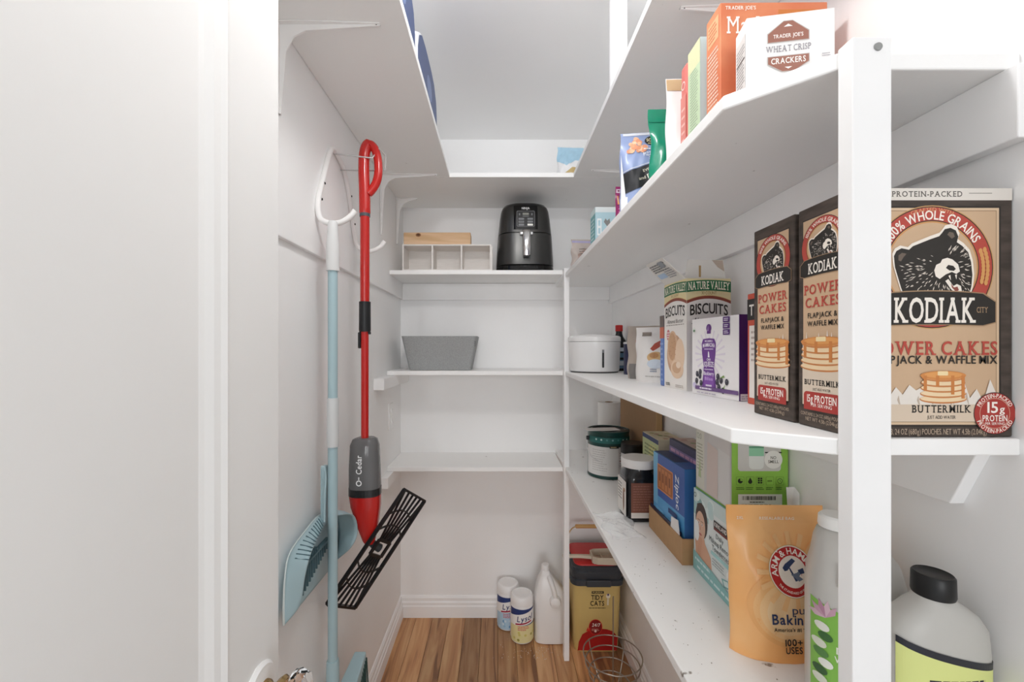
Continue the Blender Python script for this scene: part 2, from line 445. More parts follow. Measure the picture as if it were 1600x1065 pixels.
t = thing('shelf_post', 'broad white post screwed to the near ends of the right shelves', 'post', (0.40, 0.4615, 0))
obj('post_board', MB().box(-0.0205, 0.0212, -0.010, 0.0106, 0, UP+0.002), TRIM, t, bevel=0.0015)
obj('screw', MB().lathe([(0, 0.0101), (0.0045, 0.0101), (0.004, 0.0116), (0, 0.012)], 16, ax='y'), mat('#9a9c9b', 0.4, 0.7), t, loc=(0.006, 0, UP-0.009))

# shelf brackets
def bracket(label, x, y, zt, sx, arm=0.225, drop=0.25):
    t = thing('shelf_bracket', label, 'bracket', (x, y, zt), 0, 'white pressed metal shelf brackets')
    mb = MB()
    # arm under the shelf, tapering to a tip, and leg down the wall, joined by a rounded web
    mb.prism([(0.001*sx, -0.0006), (arm*sx, -0.0006), (arm*sx, -0.005), (0.06*sx, -0.016), (0.034*sx, -0.03), (0.018*sx, -0.06), (0.006*sx, -drop), (0.001*sx, -drop)], -0.0025, 0.0025, 'y')
    web = obj('web', mb, WHITEMETAL, t, bevel=0.001)
    mb = MB(); mb.loft([[(0.001*sx, -0.012, -0.0004), (0.001*sx, 0.012, -0.0004), (0.001*sx, 0.012, -0.003), (0.001*sx, -0.012, -0.003)],
                        [(0.05*sx, -0.013, -0.0004), (0.05*sx, 0.013, -0.0004), (0.05*sx, 0.013, -0.003), (0.05*sx, -0.013, -0.003)],
                        [(arm*sx, -0.005, -0.0004), (arm*sx, 0.005, -0.0004), (arm*sx, 0.005, -0.003), (arm*sx, -0.005, -0.003)]])
    obj('arm', mb, WHITEMETAL, t)
    mb = MB(); mb.loft([[(0.001*sx, -0.012, -0.003), (0.001*sx, 0.012, -0.003), (0.004*sx, 0.012, -0.003), (0.004*sx, -0.012, -0.003)],
                        [(0.001*sx, -0.011, -0.05), (0.001*sx, 0.011, -0.05), (0.004*sx, 0.011, -0.05), (0.004*sx, -0.011, -0.05)],
                        [(0.001*sx, -0.006, -drop), (0.001*sx, 0.006, -drop), (0.004*sx, 0.006, -drop), (0.004*sx, -0.006, -drop)]])
    obj('leg', mb, WHITEMETAL, t)
    for px in (0.016, arm-0.008):
        obj('screw', MB().lathe([(0, -0.003), (0.003, -0.003), (0.003, -0.0045), (0, -0.005)], 10, c=(px*sx, 0.006 if px < 0.1 else 0)), DARKHOLE, t)
    return t
bracket('near shelf bracket under the high left shelf beside the door', XL+0.0125, 0.935, HB, 1, 0.225, 0.20)
bracket('far shelf bracket under the high left shelf behind the red mop', XL+0.0125, 1.745, HB, 1, 0.235)
bracket('shelf bracket in the back left corner under the high back shelf', XL+0.0125, 2.02, HB, 1, 0.10, 0.22)
bracket('near shelf bracket under the high right shelf above the orange box', XR-0.001, 0.89, HB, -1, 0.20)
bracket('far shelf bracket under the high right shelf above the pizza chips', XR-0.001, 1.70, HB, -1, 0.21)

# light switch
t = thing('light_switch', 'white rocker light switch on the left wall below the grey bin', 'switch', (XL, 1.95, CAMZ-0.313))
obj('cover_plate', MB().box(0, 0.006, -0.037, 0.037, -0.06, 0.06), TRIM, t, bevel=0.003)
obj('rocker', MB().prism([(0.0062, -0.034), (0.0115, -0.034), (0.0085, 0.0), (0.0095, 0.034), (0.0062, 0.034)], -0.016, 0.016, 'y'), mat('#f5f5f4', 0.2), t, bevel=0.001)

# ================================================================== LEFT: tool hanger, broom, dustpan, mop
t = thing('tool_hanger', 'white metal double hook hanger with wire prong on the left wall', 'hanger', (XL+0.012, 1.27, CAMZ))
def arc_pts(c, r, a0, a1, n, ax):
    return [(c[0]+r*math.cos(a0+(a1-a0)*k/n), c[1], c[2]+r*math.sin(a0+(a1-a0)*k/n)) for k in range(n+1)]
def smooth_path(pts, n=6):
    P = [Vector(p) for p in pts]; out = []
    for i in range(len(P)-1):
        p0 = P[max(i-1, 0)]; p1 = P[i]; p2 = P[i+1]; p3 = P[min(i+2, len(P)-1)]
        for k in range(n):
            s = k/n
            out.append(0.5*((2*p1)+(p2-p0)*s+(2*p0-5*p1+4*p2-p3)*s*s+(3*p1-p0-3*p2+p3)*s**3))
    out.append(P[-1]); return out
hk = smooth_path([(0.107, -0.147, 0.366), (0.09, -0.147, 0.347), (0.062, -0.147, 0.333), (0.03, -0.147, 0.335), (0.011, -0.147, 0.352), (0.007, -0.142, 0.40), (0.007, -0.095, 0.50),
                  (0.007, -0.06, 0.566), (0.007, -0.03, 0.578), (0.007, 0.01, 0.57), (0.007, 0.05, 0.55), (0.007, 0.09, 0.49), (0.007, 0.13, 0.40), (0.011, 0.15, 0.349), (0.03, 0.15, 0.33), (0.06, 0.15, 0.327), (0.09, 0.15, 0.34), (0.105, 0.15, 0.36)], 6)
obj('hook_bar', MB().tube(hk, 0.0075, 12), WHITEMETAL, t, 50)
for (sy, sz) in ((-0.118, 0.45), (-0.137, 0.40), (0.092, 0.49), (0.125, 0.41)):
    obj('screw', MB().lathe([(0, 0.013), (0.0035, 0.013), (0.003, 0.0155), (0, 0.016)], 10, ax='x'), DARKHOLE, t, loc=(0, sy, sz))
WIRE = mat('#c9c9c8', 0.35, 0.6, name='bright_wire')
pr = [(0.002, -0.028, 0.572), (0.06, -0.02, 0.569), (0.112, -0.012, 0.566), (0.128, 0.0, 0.60), (0.145, 0.012, 0.585), (0.142, 0.02, 0.545), (0.112, 0.022, 0.543), (0.06, 0.026, 0.545), (0.002, 0.03, 0.548)]
obj('wire_prong', MB().tube(pr, 0.0022, 8), WIRE, t, 60)

BLUE = mat('#a9c3ca', 0.45, name='pale_blue_plastic'); BLUED = mat('#7f9fa9', 0.5, name='blue_plastic_inner')
BX, BY = -0.434, 1.11
t = thing('broom', 'pale blue broom with white top grip hanging from the white hook', 'broom', (BX, BY, CAMZ))
obj('pole', MB().lathe([(0, -0.83), (0.0122, -0.83), (0.0122, 0.21), (0, 0.21)], 24), BLUE, t, 40)
obj('top_grip', MB().lathe([(0, 0.203), (0.0165, 0.203), (0.0168, 0.208), (0.0165, 0.265), (0.0155, 0.285), (0.0135, 0.305), (0.0125, 0.328), (0.010, 0.334), (0, 0.336)], 24), mat('#dcdddd', 0.4), t, 40)
obj('joint_sleeve', MB().lathe([(0, -0.258), (0.0148, -0.258), (0.0152, -0.25), (0.0152, -0.14), (0.0145, -0.13), (0, -0.13)], 24), mat('#d3d6d7', 0.4), t, 40)
hd = obj('broom_head', MB().loft([[(-0.02, -0.05, -1.03), (0.02, -0.05, -1.03), (0.02, -0.05, -1.05), (-0.02, -0.05, -1.05)],
                                  [(-0.022, 0.0, -0.985), (0.024, 0.0, -0.985), (0.024, 0.0, -1.03), (-0.022, 0.0, -1.03)],
                                  [(-0.018, 0.10, -0.955), (0.030, 0.10, -0.955), (0.030, 0.10, -1.0), (-0.018, 0.10, -1.0)],
                                  [(-0.01, 0.20, -0.938), (0.026, 0.20, -0.938), (0.026, 0.20, -0.972), (-0.01, 0.20, -0.972)]]), BLUE, t, bevel=0.004)
obj('socket', MB().lathe([(0, -1.02), (0.018, -1.02), (0.016, -0.825), (0.0145, -0.818), (0.0122, -0.818), (0, -0.84)], 24), BLUE, t, 40)
mb = MB()
for i in range(26):
    for j in range(4):
        s = i/25; y0 = -0.045+0.24*s; x0 = -0.014+0.012*j+0.006*s; z0 = -1.045+0.09*s
        mb.tube([(x0, y0, z0), (x0+random.uniform(-.004, .006), y0+0.02*s+random.uniform(-.006, .006), z0-0.14-0.02*s)], 0.0022, 4)
o = obj('bristles', mb, mat('#3e5f5c', 0.6, noise=0.3, nscale=90), t); o['kind'] = 'stuff'

t = thing('dustpan', 'pale blue dustpan with comb teeth clipped to the broom pole', 'dustpan', (0, 0, CAMZ))
PA = [(-0.478, y_, z_) for y_, z_ in ((0.9433, -0.6175), (0.9433, -0.566), (0.950, -0.512), (0.9737, -0.4706), (1.0587, -0.452), (1.12, -0.446), (1.18, -0.455), (1.24, -0.485), (1.265, -0.545), (1.262, -0.59), (1.2559, -0.628))]
PB = [(-0.4765, 0.9445, -0.617), (-0.447, 0.9536, -0.579), (-0.432, 0.946, -0.51), (-0.424, 0.958, -0.464), (-0.438, 1.03, -0.462), (-0.453, 1.10, -0.462), (-0.45, 1.16, -0.462), (-0.42, 1.225, -0.484), (-0.415, 1.248, -0.544), (-0.43, 1.235, -0.582), (-0.4765, 1.2549, -0.627)]
SA, SB = smooth_path(PA, 5), smooth_path(PB, 5); n_ = len(SA)
mb = MB()
rows = []
for k in range(7):
    s_ = k/6; rows.append([tuple(SA[i].lerp(SB[i], s_)+Vector((0, 0, 0.006*math.sin(PI*s_)))) for i in range(n_)])
mb.loft(rows, False, False, closed=False)
mb.add([tuple(p) for p in SA], [tuple(range(n_))])
o = obj('pan', mb, BLUE, t, 40); so = o.modifiers.new('thick', 'SOLIDIFY'); so.thickness = 0.0028; so.offset = 0
obj('rim', MB().tube(SA, 0.0026, 6), mat('#d5dedd', 0.4), t, 60)  # paler tube puts the highlight along the pan's edge into the colour
mb = MB()
for k in range(12):
    i = 13+k; a_ = SA[i] if i < n_ else SA[-1]
    p, q = SA[i].lerp(SB[i], 0.35), SA[i].lerp(SB[i], 0.97); mb.tube([p+Vector((0.001, 0, 0.008)), q+Vector((0.002, 0, 0.004))], 0.0016, 4)
obj('comb_slots', mb, mat('#4f6c75', 0.6), t)
mb = MB()
for k in range(14):
    yy = 0.985+0.013*k; mb.box(-0.4762, -0.466, yy, yy+0.0035, -0.60+0.004*k, -0.52-0.012*math.sin(k*0.7))
mb.box(-0.4762, -0.464, 0.975, 1.17, -0.528, -0.522)
obj('comb_teeth', mb, mat('#5d7b84', 0.6), t)
obj('handle', MB().box(-0.466, -0.453, 1.106, 1.132, -0.46, -0.31), BLUE, t, bevel=0.005, seg=3)
obj('clip', MB().tube(smooth_path([(-0.457, 1.095, -0.306), (-0.448, 1.092, -0.309), (-0.4465, 1.096, -0.335), (-0.4475, 1.094, -0.37), (-0.45, 1.095, -0.45)], 5), 0.0025, 8), BLUE, t, 60)

RED = mat('#c0211c', 0.25, name='red_plastic', coat=0.3); BLACKP = mat('#1d1e20', 0.4, name='black_plastic')
t = thing('spray_mop', 'red spray mop with grey bottle hanging by its loop handle', 'mop', (-0.40, 1.27, CAMZ))
grip = smooth_path([(0.0, 0, 0.40), (-0.001, 0, 0.47), (-0.003, 0, 0.54), (0.0, 0, 0.59), (0.012, 0.001, 0.613), (0.028, 0.002, 0.602), (0.038, 0.002, 0.57), (0.040, 0.002, 0.53), (0.034, 0.002, 0.50), (0.022, 0.001, 0.478), (0.010, 0, 0.465)], 6)
obj('loop_handle', MB().tube(grip, [0.0145, *[0.0165]*24, *[0.0125]*(len(grip)-25)], 14), RED, t, 60)
obj('collar', MB().lathe([(0, 0.395), (0.0155, 0.395), (0.0155, 0.427), (0, 0.427)], 20), mat('#4b5258', 0.4), t, 40)
obj('pole', MB().lathe([(0, -0.30), (0.0112, -0.30), (0.0112, 0.05), (0.0135, 0.06), (0.0138, 0.40), (0, 0.40)], 24), RED, t, 40)
obj('sleeve', MB().lathe([(0, 0.05), (0.0165, 0.05), (0.0175, 0.055), (0.017, 0.14), (0, 0.142)], 24), BLACKP, t, 40)
mb = MB().box(-0.018, 0.018, -0.004, 0.004, 0.042, 0.05).box(-0.019, -0.012, -0.008, 0.008, 0.0, 0.048); obj('latch', mb, BLACKP, t, bevel=0.002)
def mring(z, w_, d_, cx): return [(p[0]+cx, p[1], z) for p in superel(w_, d_, 0, 2.6, 28)]
bot = [(-0.268, 0.026, 0.026, 0.002), (-0.272, 0.036, 0.03, 0.001), (-0.29, 0.0425, 0.034, 0.0), (-0.36, 0.0455, 0.037, 0.0), (-0.435, 0.0465, 0.038, 0.001)]
obj('bottle', MB().loft([mring(*b) for b in bot]), mat('#6c6c6d', 0.12, alpha=0.86, name='smoked_plastic'), t, 50)
obj('red_body', MB().loft([mring(*b) for b in ((-0.436, 0.0465, 0.038, 0.001), (-0.47, 0.044, 0.036, 0.003), (-0.53, 0.031, 0.027, 0.009), (-0.575, 0.019, 0.018, 0.013), (-0.585, 0.013, 0.013, 0.014))]), RED, t, 50)
obj('bottle_band', MB().loft([mring(*b) for b in ((-0.415, 0.0469, 0.0386, 0.001), (-0.437, 0.0471, 0.0388, 0.001))], False, False), mat('#2a2a2b', 0.2, alpha=0.9), t, 50)
P = Print(); P.text('Cedar', 0.0, 0.022, 0.017, '#f2f2f2', bold=1, rot=PI/2, wd=0.055); P.ring(0.0, -0.032, 0.0055, 0.0085, '#f2f2f2'); P.rect(-0.0015, -0.022, 0.0015, -0.014, '#f2f2f2')
def mopf(u, v, o):
    xx = u-0.006; return (xx, -0.0372*max(0.05, 1-abs(xx/0.046)**2.6)**(1/2.6)-o-0.0003, v-0.362)
P.build(t, mopf)
# black slotted mop plate
U = Vector((0.19, 0.116, 0.281)); Vv = Vector((0.044, 0.10, -0.071)); c0 = Vector((0.044, 0.012, -0.608))
Un, Vn = U.normalized(), Vv.normalized(); Nn = Un.cross(Vn).normalized(); L, W = U.length/2, Vv.length/2
def pl(a, b, n=0): return tuple(c0+Un*a*L+Vn*b*W+Nn*n)
mb = MB()
def bar(a0, b0, a1, b1, wd=0.002, th=0.005):
    p, q = Vector(pl(a0, b0)), Vector(pl(a1, b1)); d = (q-p).normalized(); s = d.cross(Nn)*wd
    mb.loft([[tuple(x_+s+Nn*th), tuple(x_-s+Nn*th), tuple(x_-s-Nn*th*0.2), tuple(x_+s-Nn*th*0.2)] for x_ in (p, q)])
for a, b in (((-1, -1), (1, -1)), ((1, -1), (1, 1)), ((1, 1), (-1, 1)), ((-1, 1), (-1, -1))): bar(*a, *b, 0.0035, 0.009)
for sg in (1, -1):
    for k in range(6): bar(sg*0.14, -0.4+0.8*k/5, sg*1.0, -0.95+1.9*k/5, 0.0019)
    for rr in (0.42, 0.70):
        pts = [(sg*(rr-0.16*(q*q)), q) for q in (-0.95, -0.6, -0.2, 0.2, 0.6, 0.95)]
        for i in range(5): bar(*pts[i], *pts[i+1], 0.0015)
bar(-0.13, -0.45, -0.13, 0.45, 0.005); bar(0.13, -0.45, 0.13, 0.45, 0.005); bar(-0.13, -0.45, 0.13, -0.45, 0.005); bar(-0.13, 0.45, 0.13, 0.45, 0.005)
obj('mop_plate', mb, BLACKP, t)
obj('swivel_joint', MB().tube([(0.014, 0, -0.575), (0.026, 0.004, -0.592), pl(0, 0, 0.004)], [0.012, 0.012, 0.013], 10), mat('#2b3034', 0.4), t, 50)

# ================================================================== HIGH SHELVES
def pouch_fn(w_, h, d, topflat=0.12, wob=0.0, waist=0.0, seed=0, gus=0.5):
    rs = random.Random(seed); ph = [rs.uniform(0, 6) for _ in range(6)]
    def f(u, v, side):     # u, v in 0..1 ; side -1 front, +1 back
        s = 2*u-1
        tv = 0 if v > 1-topflat else (1-(v/(1-topflat))**2.4)
        th = d/2*max(0, 1-abs(s)**3.2)**0.8*max(tv, 0)+0.0009
        wig = wob*(math.sin(9*v+ph[0]+3*s)*math.sin(5*s+ph[1]) + 0.6*math.sin(17*v+ph[2]-6*s)*math.sin(11*s+ph[3]))*(0.3+0.7*min(1, tv*2))
        ww = w_*(1-waist*math.sin(PI*v))
        edge = wob*0.8*math.sin(13*v+ph[4]+s)
        return (s*ww/2+edge*abs(s), side*th+wig, v*h)
    return f
def pouch(t, w_, h, d, m, name='bag', nu=28, nv=36, **k):
    f = pouch_fn(w_, h, d, **k); rings = []
    for j in range(nv+1):
        v = j/nv
        rings.append([f(i/nu, v, -1) for i in range(nu+1)] + [f(i/nu, v, 1) for i in range(nu, -1, -1)])
    mb = MB().loft(rings); o = obj(name, mb, m, t, 50)
    def fn(u, v, o_):
        p = f(min(max(u/w_, 0), 1), min(max(v/h, 0), 1), -1); return (p[0], p[1]-o_-0.0004, p[2])
    return fn
# two blue bags on the high left shelf, their printed face towards the aisle
for (yy, lab) in ((0.985, 'nearer blue and white package standing on the high left shelf'), (1.40, 'farther blue and white package standing on the high left shelf')):
    t = thing('blue_package', lab, 'package', (-0.29, yy, HT), PI/2, 'blue packages on the high left shelf')
    d_ = 0.12
    hh = 0.225
    prof = [(-0.20, 0), (0.20, 0), (0.20, 0.13), (0.18, 0.18), (0.13, 0.215), (0.06, hh), (-0.06, hh), (-0.13, 0.215), (-0.18, 0.18), (-0.20, 0.13)]
    prof = [(-p[0], p[1]) for p in prof]
    obj('wrapper', MB().prism(prof, -d_/2, d_/2, 'y'), mat('#e8eaf0', 0.35), t, 30, bevel=0.012, seg=3)
    P = Print(0.35); P.poly([(p[0]*0.93, 0.012+p[1]*0.92) for p in prof], '#3c5286')
    P.rect(-0.19, 0.03, 0.19, 0.075, '#8d9bbd');
    P.lines(-0.18, 0.03, 0.18, 0.075, 3, '#c9d0e0'); P.disc(0.02, 0.135, 0.05, '#7487b5', ry=0.035)
    P.build(t, f_front(0, -d_/2, 0))
tag(obj('white_tube', MB().lathe([(0, 0), (0.0245, 0), (0.0255, 0.002), (0.0255, 0.298), (0.0245, 0.30), (0, 0.30)], 32), TRIM, smooth=40, loc=(0.352, 1.235, HT)), 'white upright tube standing on the high right shelf', 'tube')
t = thing('chip_bag', 'small blue and white bag on the high back shelf', 'bag', (0.318, 1.845, HT), 0.05)
fn = pouch(t, 0.118, 0.142, 0.05, mat('#e9e9ea', 0.3), seed=3, wob=0.003)
P = Print(0.3); P.rect(0.0, 0.075, 0.118, 0.138, '#a8cde2', 6).poly([(0, 0.075), (0.035, 0.052), (0.075, 0.075)], '#a8cde2').poly([(0.03, 0.02), (0.06, 0.045), (0.09, 0.045), (0.09, 0.02)], '#c8b07a').rect(0.02, 0.004, 0.08, 0.012, '#5d5a55'); P.build(t, fn)

# ================================================================== BACK SHELVES
# air fryer
t = thing('air_fryer', 'dark grey air fryer with chrome handle on the back shelf', 'appliance', (0.126, 2.028, BUP))
fr = [(0.012, 0.134, 0.126), (0.05, 0.1335, 0.126), (0.12, 0.130, 0.123), (0.18, 0.126, 0.12), (0.25, 0.1185, 0.113), (0.285, 0.113, 0.108), (0.30, 0.108, 0.103)]
def fhw(z):
    for a, b in zip(fr, fr[1:]):
        if a[0] <= z <= b[0]:
            s = (z-a[0])/(b[0]-a[0]); return (a[1]+s*(b[1]-a[1]), a[2]+s*(b[2]-a[2]))
    return fr[-1][1:] if z > fr[-1][0] else fr[0][1:]
FRY = mat('#4a4a49', 0.28, 0.75, name='graphite_metal'); GLOSS = mat('#0b0b0c', 0.12, name='gloss_black')
obj('upper_body', MB().loft([superel(a*1.0, b, z, 3.4) for z, a, b in [(0.176, *fhw(0.176))]+[q for q in fr if q[0] > 0.177]]), FRY, t, 40)
obj('top_cap', MB().loft([superel(0.108, 0.103, 0.30, 3.4), superel(0.10, 0.095, 0.312, 3.2), superel(0.08, 0.075, 0.322, 3), superel(0.03, 0.03, 0.327, 2.6)]), GLOSS, t, 40)
obj('basket_drawer', MB().loft([superel(a*1.004, b*1.006, z, 3.4) for z, a, b in [(0.03, *fhw(0.03)), (0.05, *fhw(0.05)), (0.12, *fhw(0.12)), (0.172, *fhw(0.172))]]), FRY, t, 40)
obj('base', MB().loft([superel(0.134, 0.124, 0.0, 3.4), superel(0.137, 0.127, 0.006, 3.4), superel(0.134, 0.12, 0.03, 3.4)]), GLOSS, t, 40)
def fryf(u, v, o):
    hx, hy = fhw(v); return (u, -hy*max(0, 1-abs(u/hx)**3.4)**(1/3.4)-o, v)
mb = MB().grid(lambda a, b: fryf(-0.054+0.108*a*1.0, 0.188+0.112*b, 0.002 if 0.04 < a < 0.96 else 0), 20, 8)
o = obj('control_panel', mb, GLOSS, t, 50)
P = Print(0.35); P.text('NINJA', 0, 0.286, 0.011, '#e8e8e8', bold=1, wd=0.036)
P.rrect(-0.041, 0.2, 0.041, 0.274, 0.006, '#77787a').rrect(-0.039, 0.202, 0.039, 0.272, 0.005, '#1b1c1e')
P.rect(-0.014, 0.254, 0.014, 0.264, '#8c8d84').rect(-0.014, 0.247, 0.014, 0.249, '#9a9a9a')
for i in (-1, 1):
    for j in range(3): P.rrect(i*0.02-0.0125, 0.204+0.0135*j, i*0.02+0.0125, 0.213+0.0135*j, 0.002, '#f0f0e8' if (i == 1 and j == 0) else '#77797c')
    P.rect(i*0.028-0.003, 0.252, i*0.028+0.003, 0.262, '#77797c')
for j in range(3): P.rect(-0.028+0.006*j, 0.222, -0.025+0.006*j, 0.225, '#17181a')
P.build(t, lambda u, v, o: fryf(u, v, o+0.0025))
CHROME = mat('#d8d8d8', 0.12, 1.0, name='chrome')
hb = [superel(a, b, z, 3, 20, 0.002, cy) for z, a, b, cy in ((0.058, 0.012, 0.008, -0.152), (0.062, 0.016, 0.012, -0.155), (0.10, 0.0175, 0.014, -0.158), (0.16, 0.0185, 0.015, -0.150), (0.178, 0.0185, 0.016, -0.137))]
obj('handle', MB().loft(hb), CHROME, t, 40)
obj('handle_bracket', MB().box(-0.028, 0.032, -0.135, -0.11, 0.160, 0.174), CHROME, t, bevel=0.003)

# white three-compartment cubby with a pine block on top
t = thing('cubby_box', 'white wooden three compartment cubby box on the back shelf', 'box', (-0.2305, 1.902, BUP))
CUB = mat('#e6e2de', 0.6, noise=0.05, nscale=30, stretch=(1, 8, 8), name='whitewashed_wood')
obj('shell', MB().box(-0.2, 0.2, 0, 0.12, 0, 0.006).box(-0.2, 0.2, 0, 0.12, 0.1125, 0.1185).box(-0.2, -0.194, 0, 0.12, 0.006, 0.1125).box(0.194, 0.2, 0, 0.12, 0.006, 0.1125).box(-0.194, 0.194, 0.114, 0.12, 0.006, 0.1125), CUB, t)
for xx in (-0.065, 0.066): obj('divider', MB().box(xx-0.0035, xx+0.0035, 0.001, 0.1138, 0.0062, 0.1123), CUB, t)
obj('lip', MB().box(0.2, 0.206, 0.002, 0.118, 0, 0.112), CUB, t)
t = thing('wooden_block', 'pale pine block with a dark knot lying on the white cubby', 'wood block', (-0.276, 1.915, BUP+0.1187))
obj('block', MB().box(-0.152, 0.152, 0, 0.07, 0, 0.057), PINE, t, bevel=0.003)
P = Print(0.7); P.disc(-0.085, 0.045, 0.012, '#8a5d3a', ry=0.008).disc(-0.085, 0.046, 0.007, '#5d3b22', ry=0.005); P.clip(-0.15, 0, 0.15, 0.0555).build(t, f_front(0, 0, 0), 'knot')

# grey fabric bin
t = thing('fabric_bin', 'tapered light grey fabric bin on the back shelf', 'bin', (-0.268, 2.02, BMID))
FAB = mat('#a9abab', 0.95, noise=0.22, nscale=260, bump=0.5, bscale=700, name='grey_felt')
mb = MB(); mb.loft([rrect(0, 0, 0.142, 0.075, 0.012, 5, 0.001), rrect(0, 0, 0.174, 0.095, 0.014, 5, 0.157), rrect(0, 0, 0.169, 0.09, 0.012, 5, 0.157), rrect(0, 0, 0.137, 0.070, 0.01, 5, 0.008)])
obj('bin_body', mb, FAB, t, 40)
obj('tag', MB().box(0.1625, 0.1645, -0.097, -0.094, 0.11, 0.135), mat('#3a3a3a', 0.8), t)

# ================================================================== FLOOR THINGS
def canister(label, loc, low, rot=0.0):
    t = thing('wipes_canister', label, 'canister', loc, rot, 'white capped wipes canisters on the floor'); r_ = 0.0545
    obj('body', MB().lathe([(0, 0.002), (0.046, 0.002), (0.0515, 0.006), (r_, 0.02), (r_, 0.168), (0.051, 0.178), (0, 0.178)], 40), mat('#f0f0f0', 0.3), t, 40)
    obj('lid', MB().lathe([(0, 0.179), (0.054, 0.179), (0.0545, 0.183), (0.0525, 0.205), (0.048, 0.214), (0.040, 0.216), (0.038, 0.2135), (0, 0.2135)], 40), mat('#f4f4f4', 0.3), t, 40)
    P = Print(0.35); a = r_*1.35
    def seg(x0, y0, x1, y1, c): P.rect(x0, y0, x1, y1, c, 12)
    seg(-a, 0.012, a, 0.095, low); seg(-a, 0.092, a, 0.166, '#2b3f78')
    P._put([(-a+2*a*i/12, y) for i in range(13) for y in (0.088+0.001*i, 0.13-0.0*i+0.0028*i)], [(2*i, 2*i+2, 2*i+3, 2*i+1) for i in range(12)], '#f3f3f2')
    P.text('Lysol', 0.004, 0.124, 0.026, '#27396f', wd=0.075, bold=1, slant=0.25, rot=0.12)
    P._put([(-0.04+0.08*i/8, y) for i in range(9) for y in (0.092+0.0016*i, 0.099+0.0016*i)], [(2*i, 2*i+2, 2*i+3, 2*i+1) for i in range(8)], '#a82342')
    P.lines(-0.028, 0.068, 0.028, 0.09, 3, '#d0606a', 0.5)
    for k in range(10): P.disc(random.uniform(-0.055, 0.055), random.uniform(0.02, 0.06), 0.006, random.choice(['#d9cf7a', '#a8a34e', '#e6dfa0']) if low == '#e8dfa8' else random.choice(['#9cc4e0', '#6fa3cf', '#d5e6f2']), n=12)
    P.build(t, f_cyl(r_, 0, 0))
canister('yellow and navy wipes canister in front on the wooden floor', (0.1135, 2.0, 0), '#e8dfa8', 0.1)
canister('light blue and navy wipes canister behind by the baseboard', (0.050, 2.092, 0), '#b5d3e8', 0.05)
# white jug
t = thing('white_jug', 'plain white plastic jug with handle between canisters and post', 'jug', (0.252, 2.005, 0))
JUG = mat('#efeeed', 0.3, name='white_hdpe')
js = [(0.001, 0.07, 0.05, 0), (0.006, 0.08, 0.056, 0), (0.02, 0.078, 0.058, 0), (0.17, 0.078, 0.058, 0), (0.195, 0.080, 0.056, 0), (0.235, 0.066, 0.05, -0.008), (0.28, 0.042, 0.038, -0.02), (0.31, 0.022, 0.024, -0.026), (0.322, 0.018, 0.018, -0.027)]
obj('body', MB().loft([superel(a, b, z, 4, 40, cx, 0) for z, a, b, cx in js]), JUG, t, 40)
obj('cap', MB().lathe([(0, 0.322), (0.0195, 0.322), (0.0195, 0.343), (0.017, 0.347), (0, 0.347)], 24, c=(-0.027, 0)), JUG, t, 40)
obj('grip', MB().tube(smooth_path([(-0.012, -0.03, 0.30), (-0.004, -0.058, 0.285), (0.006, -0.065, 0.255), (0.012, -0.062, 0.22), (0.014, -0.05, 0.195)], 5), 0.011, 12), JUG, t, 60)
obj('measuring_cap', MB().lathe([(0, 0.0), (0.026, 0.0), (0.026, 0.02), (0.022, 0.03), (0.012, 0.034), (0, 0.034)], 28, ax='y'), JUG, t, 40, loc=(0.012, -0.046, 0.205))
P = Print(0.4); P.rect(0.0, 0.03, 0.1, 0.15, '#e2e6ea'); P.lines(0.01, 0.04, 0.09, 0.14, 8, '#4a66a8', 0.5); P.build(t, lambda u, v, o: (0.0782+o, -0.05+u, v))

# cat litter bucket
t = thing('litter_bucket', 'tan cat litter bucket with red and charcoal lid', 'bucket', (0.447, 2.0, 0))
TAN = mat('#d3b977', 0.4, name='tan_plastic'); CHAR = mat('#3c4046', 0.45, name='charcoal_plastic'); LRED = mat('#c52b2a', 0.4, name='lid_red')
obj('body', MB().loft([rrect(0, 0, 0.098, 0.092, 0.03, 6, 0.001), rrect(0, 0, 0.101, 0.096, 0.03, 6, 0.02), rrect(0, 0, 0.110, 0.112, 0.032, 6, 0.345)]), TAN, t, 40)
obj('rim', MB().loft([rrect(0, 0, 0.111, 0.113, 0.034, 6, 0.31), rrect(0, 0, 0.118, 0.122, 0.036, 6, 0.313), rrect(0, 0, 0.119, 0.124, 0.036, 6, 0.335), rrect(0, 0, 0.113, 0.118, 0.036, 6, 0.339), rrect(0, 0, 0.115, 0.121, 0.036, 6, 0.345), rrect(0, 0, 0.116, 0.122, 0.036, 6, 0.372), rrect(0, 0, 0.109, 0.115, 0.034, 6, 0.378), rrect(0, 0, 0.111, 0.117, 0.034, 6, 0.392), rrect(0, 0, 0.105, 0.111, 0.034, 6, 0.396)]), CHAR, t, 40)
obj('latch', MB().box(-0.055, 0.055, -0.131, -0.118, 0.312, 0.342), CHAR, t, bevel=0.004)
obj('lid', MB().loft([rrect(0, 0, 0.101, 0.108, 0.034, 6, 0.3965), rrect(0, 0, 0.100, 0.107, 0.034, 6, 0.402), rrect(0, 0, 0.092, 0.098, 0.03, 6, 0.404)]), LRED, t, 40)
P = Print(0.4)
P.rrect(-0.03, 0.272, 0.03, 0.284, 0.002, '#1a1a1a').text('PURINA', 0, 0.278, 0.008, '#d3b977', wd=0.05, bold=1)
P.text('TIDY', -0.002, 0.255, 0.022, '#1a1a1a', wd=0.062, bold=1).text('CATS', -0.002, 0.228, 0.022, '#1a1a1a', wd=0.07, bold=1).lines(-0.045, 0.203, 0.04, 0.21, 1, '#6b5a35', 0.5, 0)
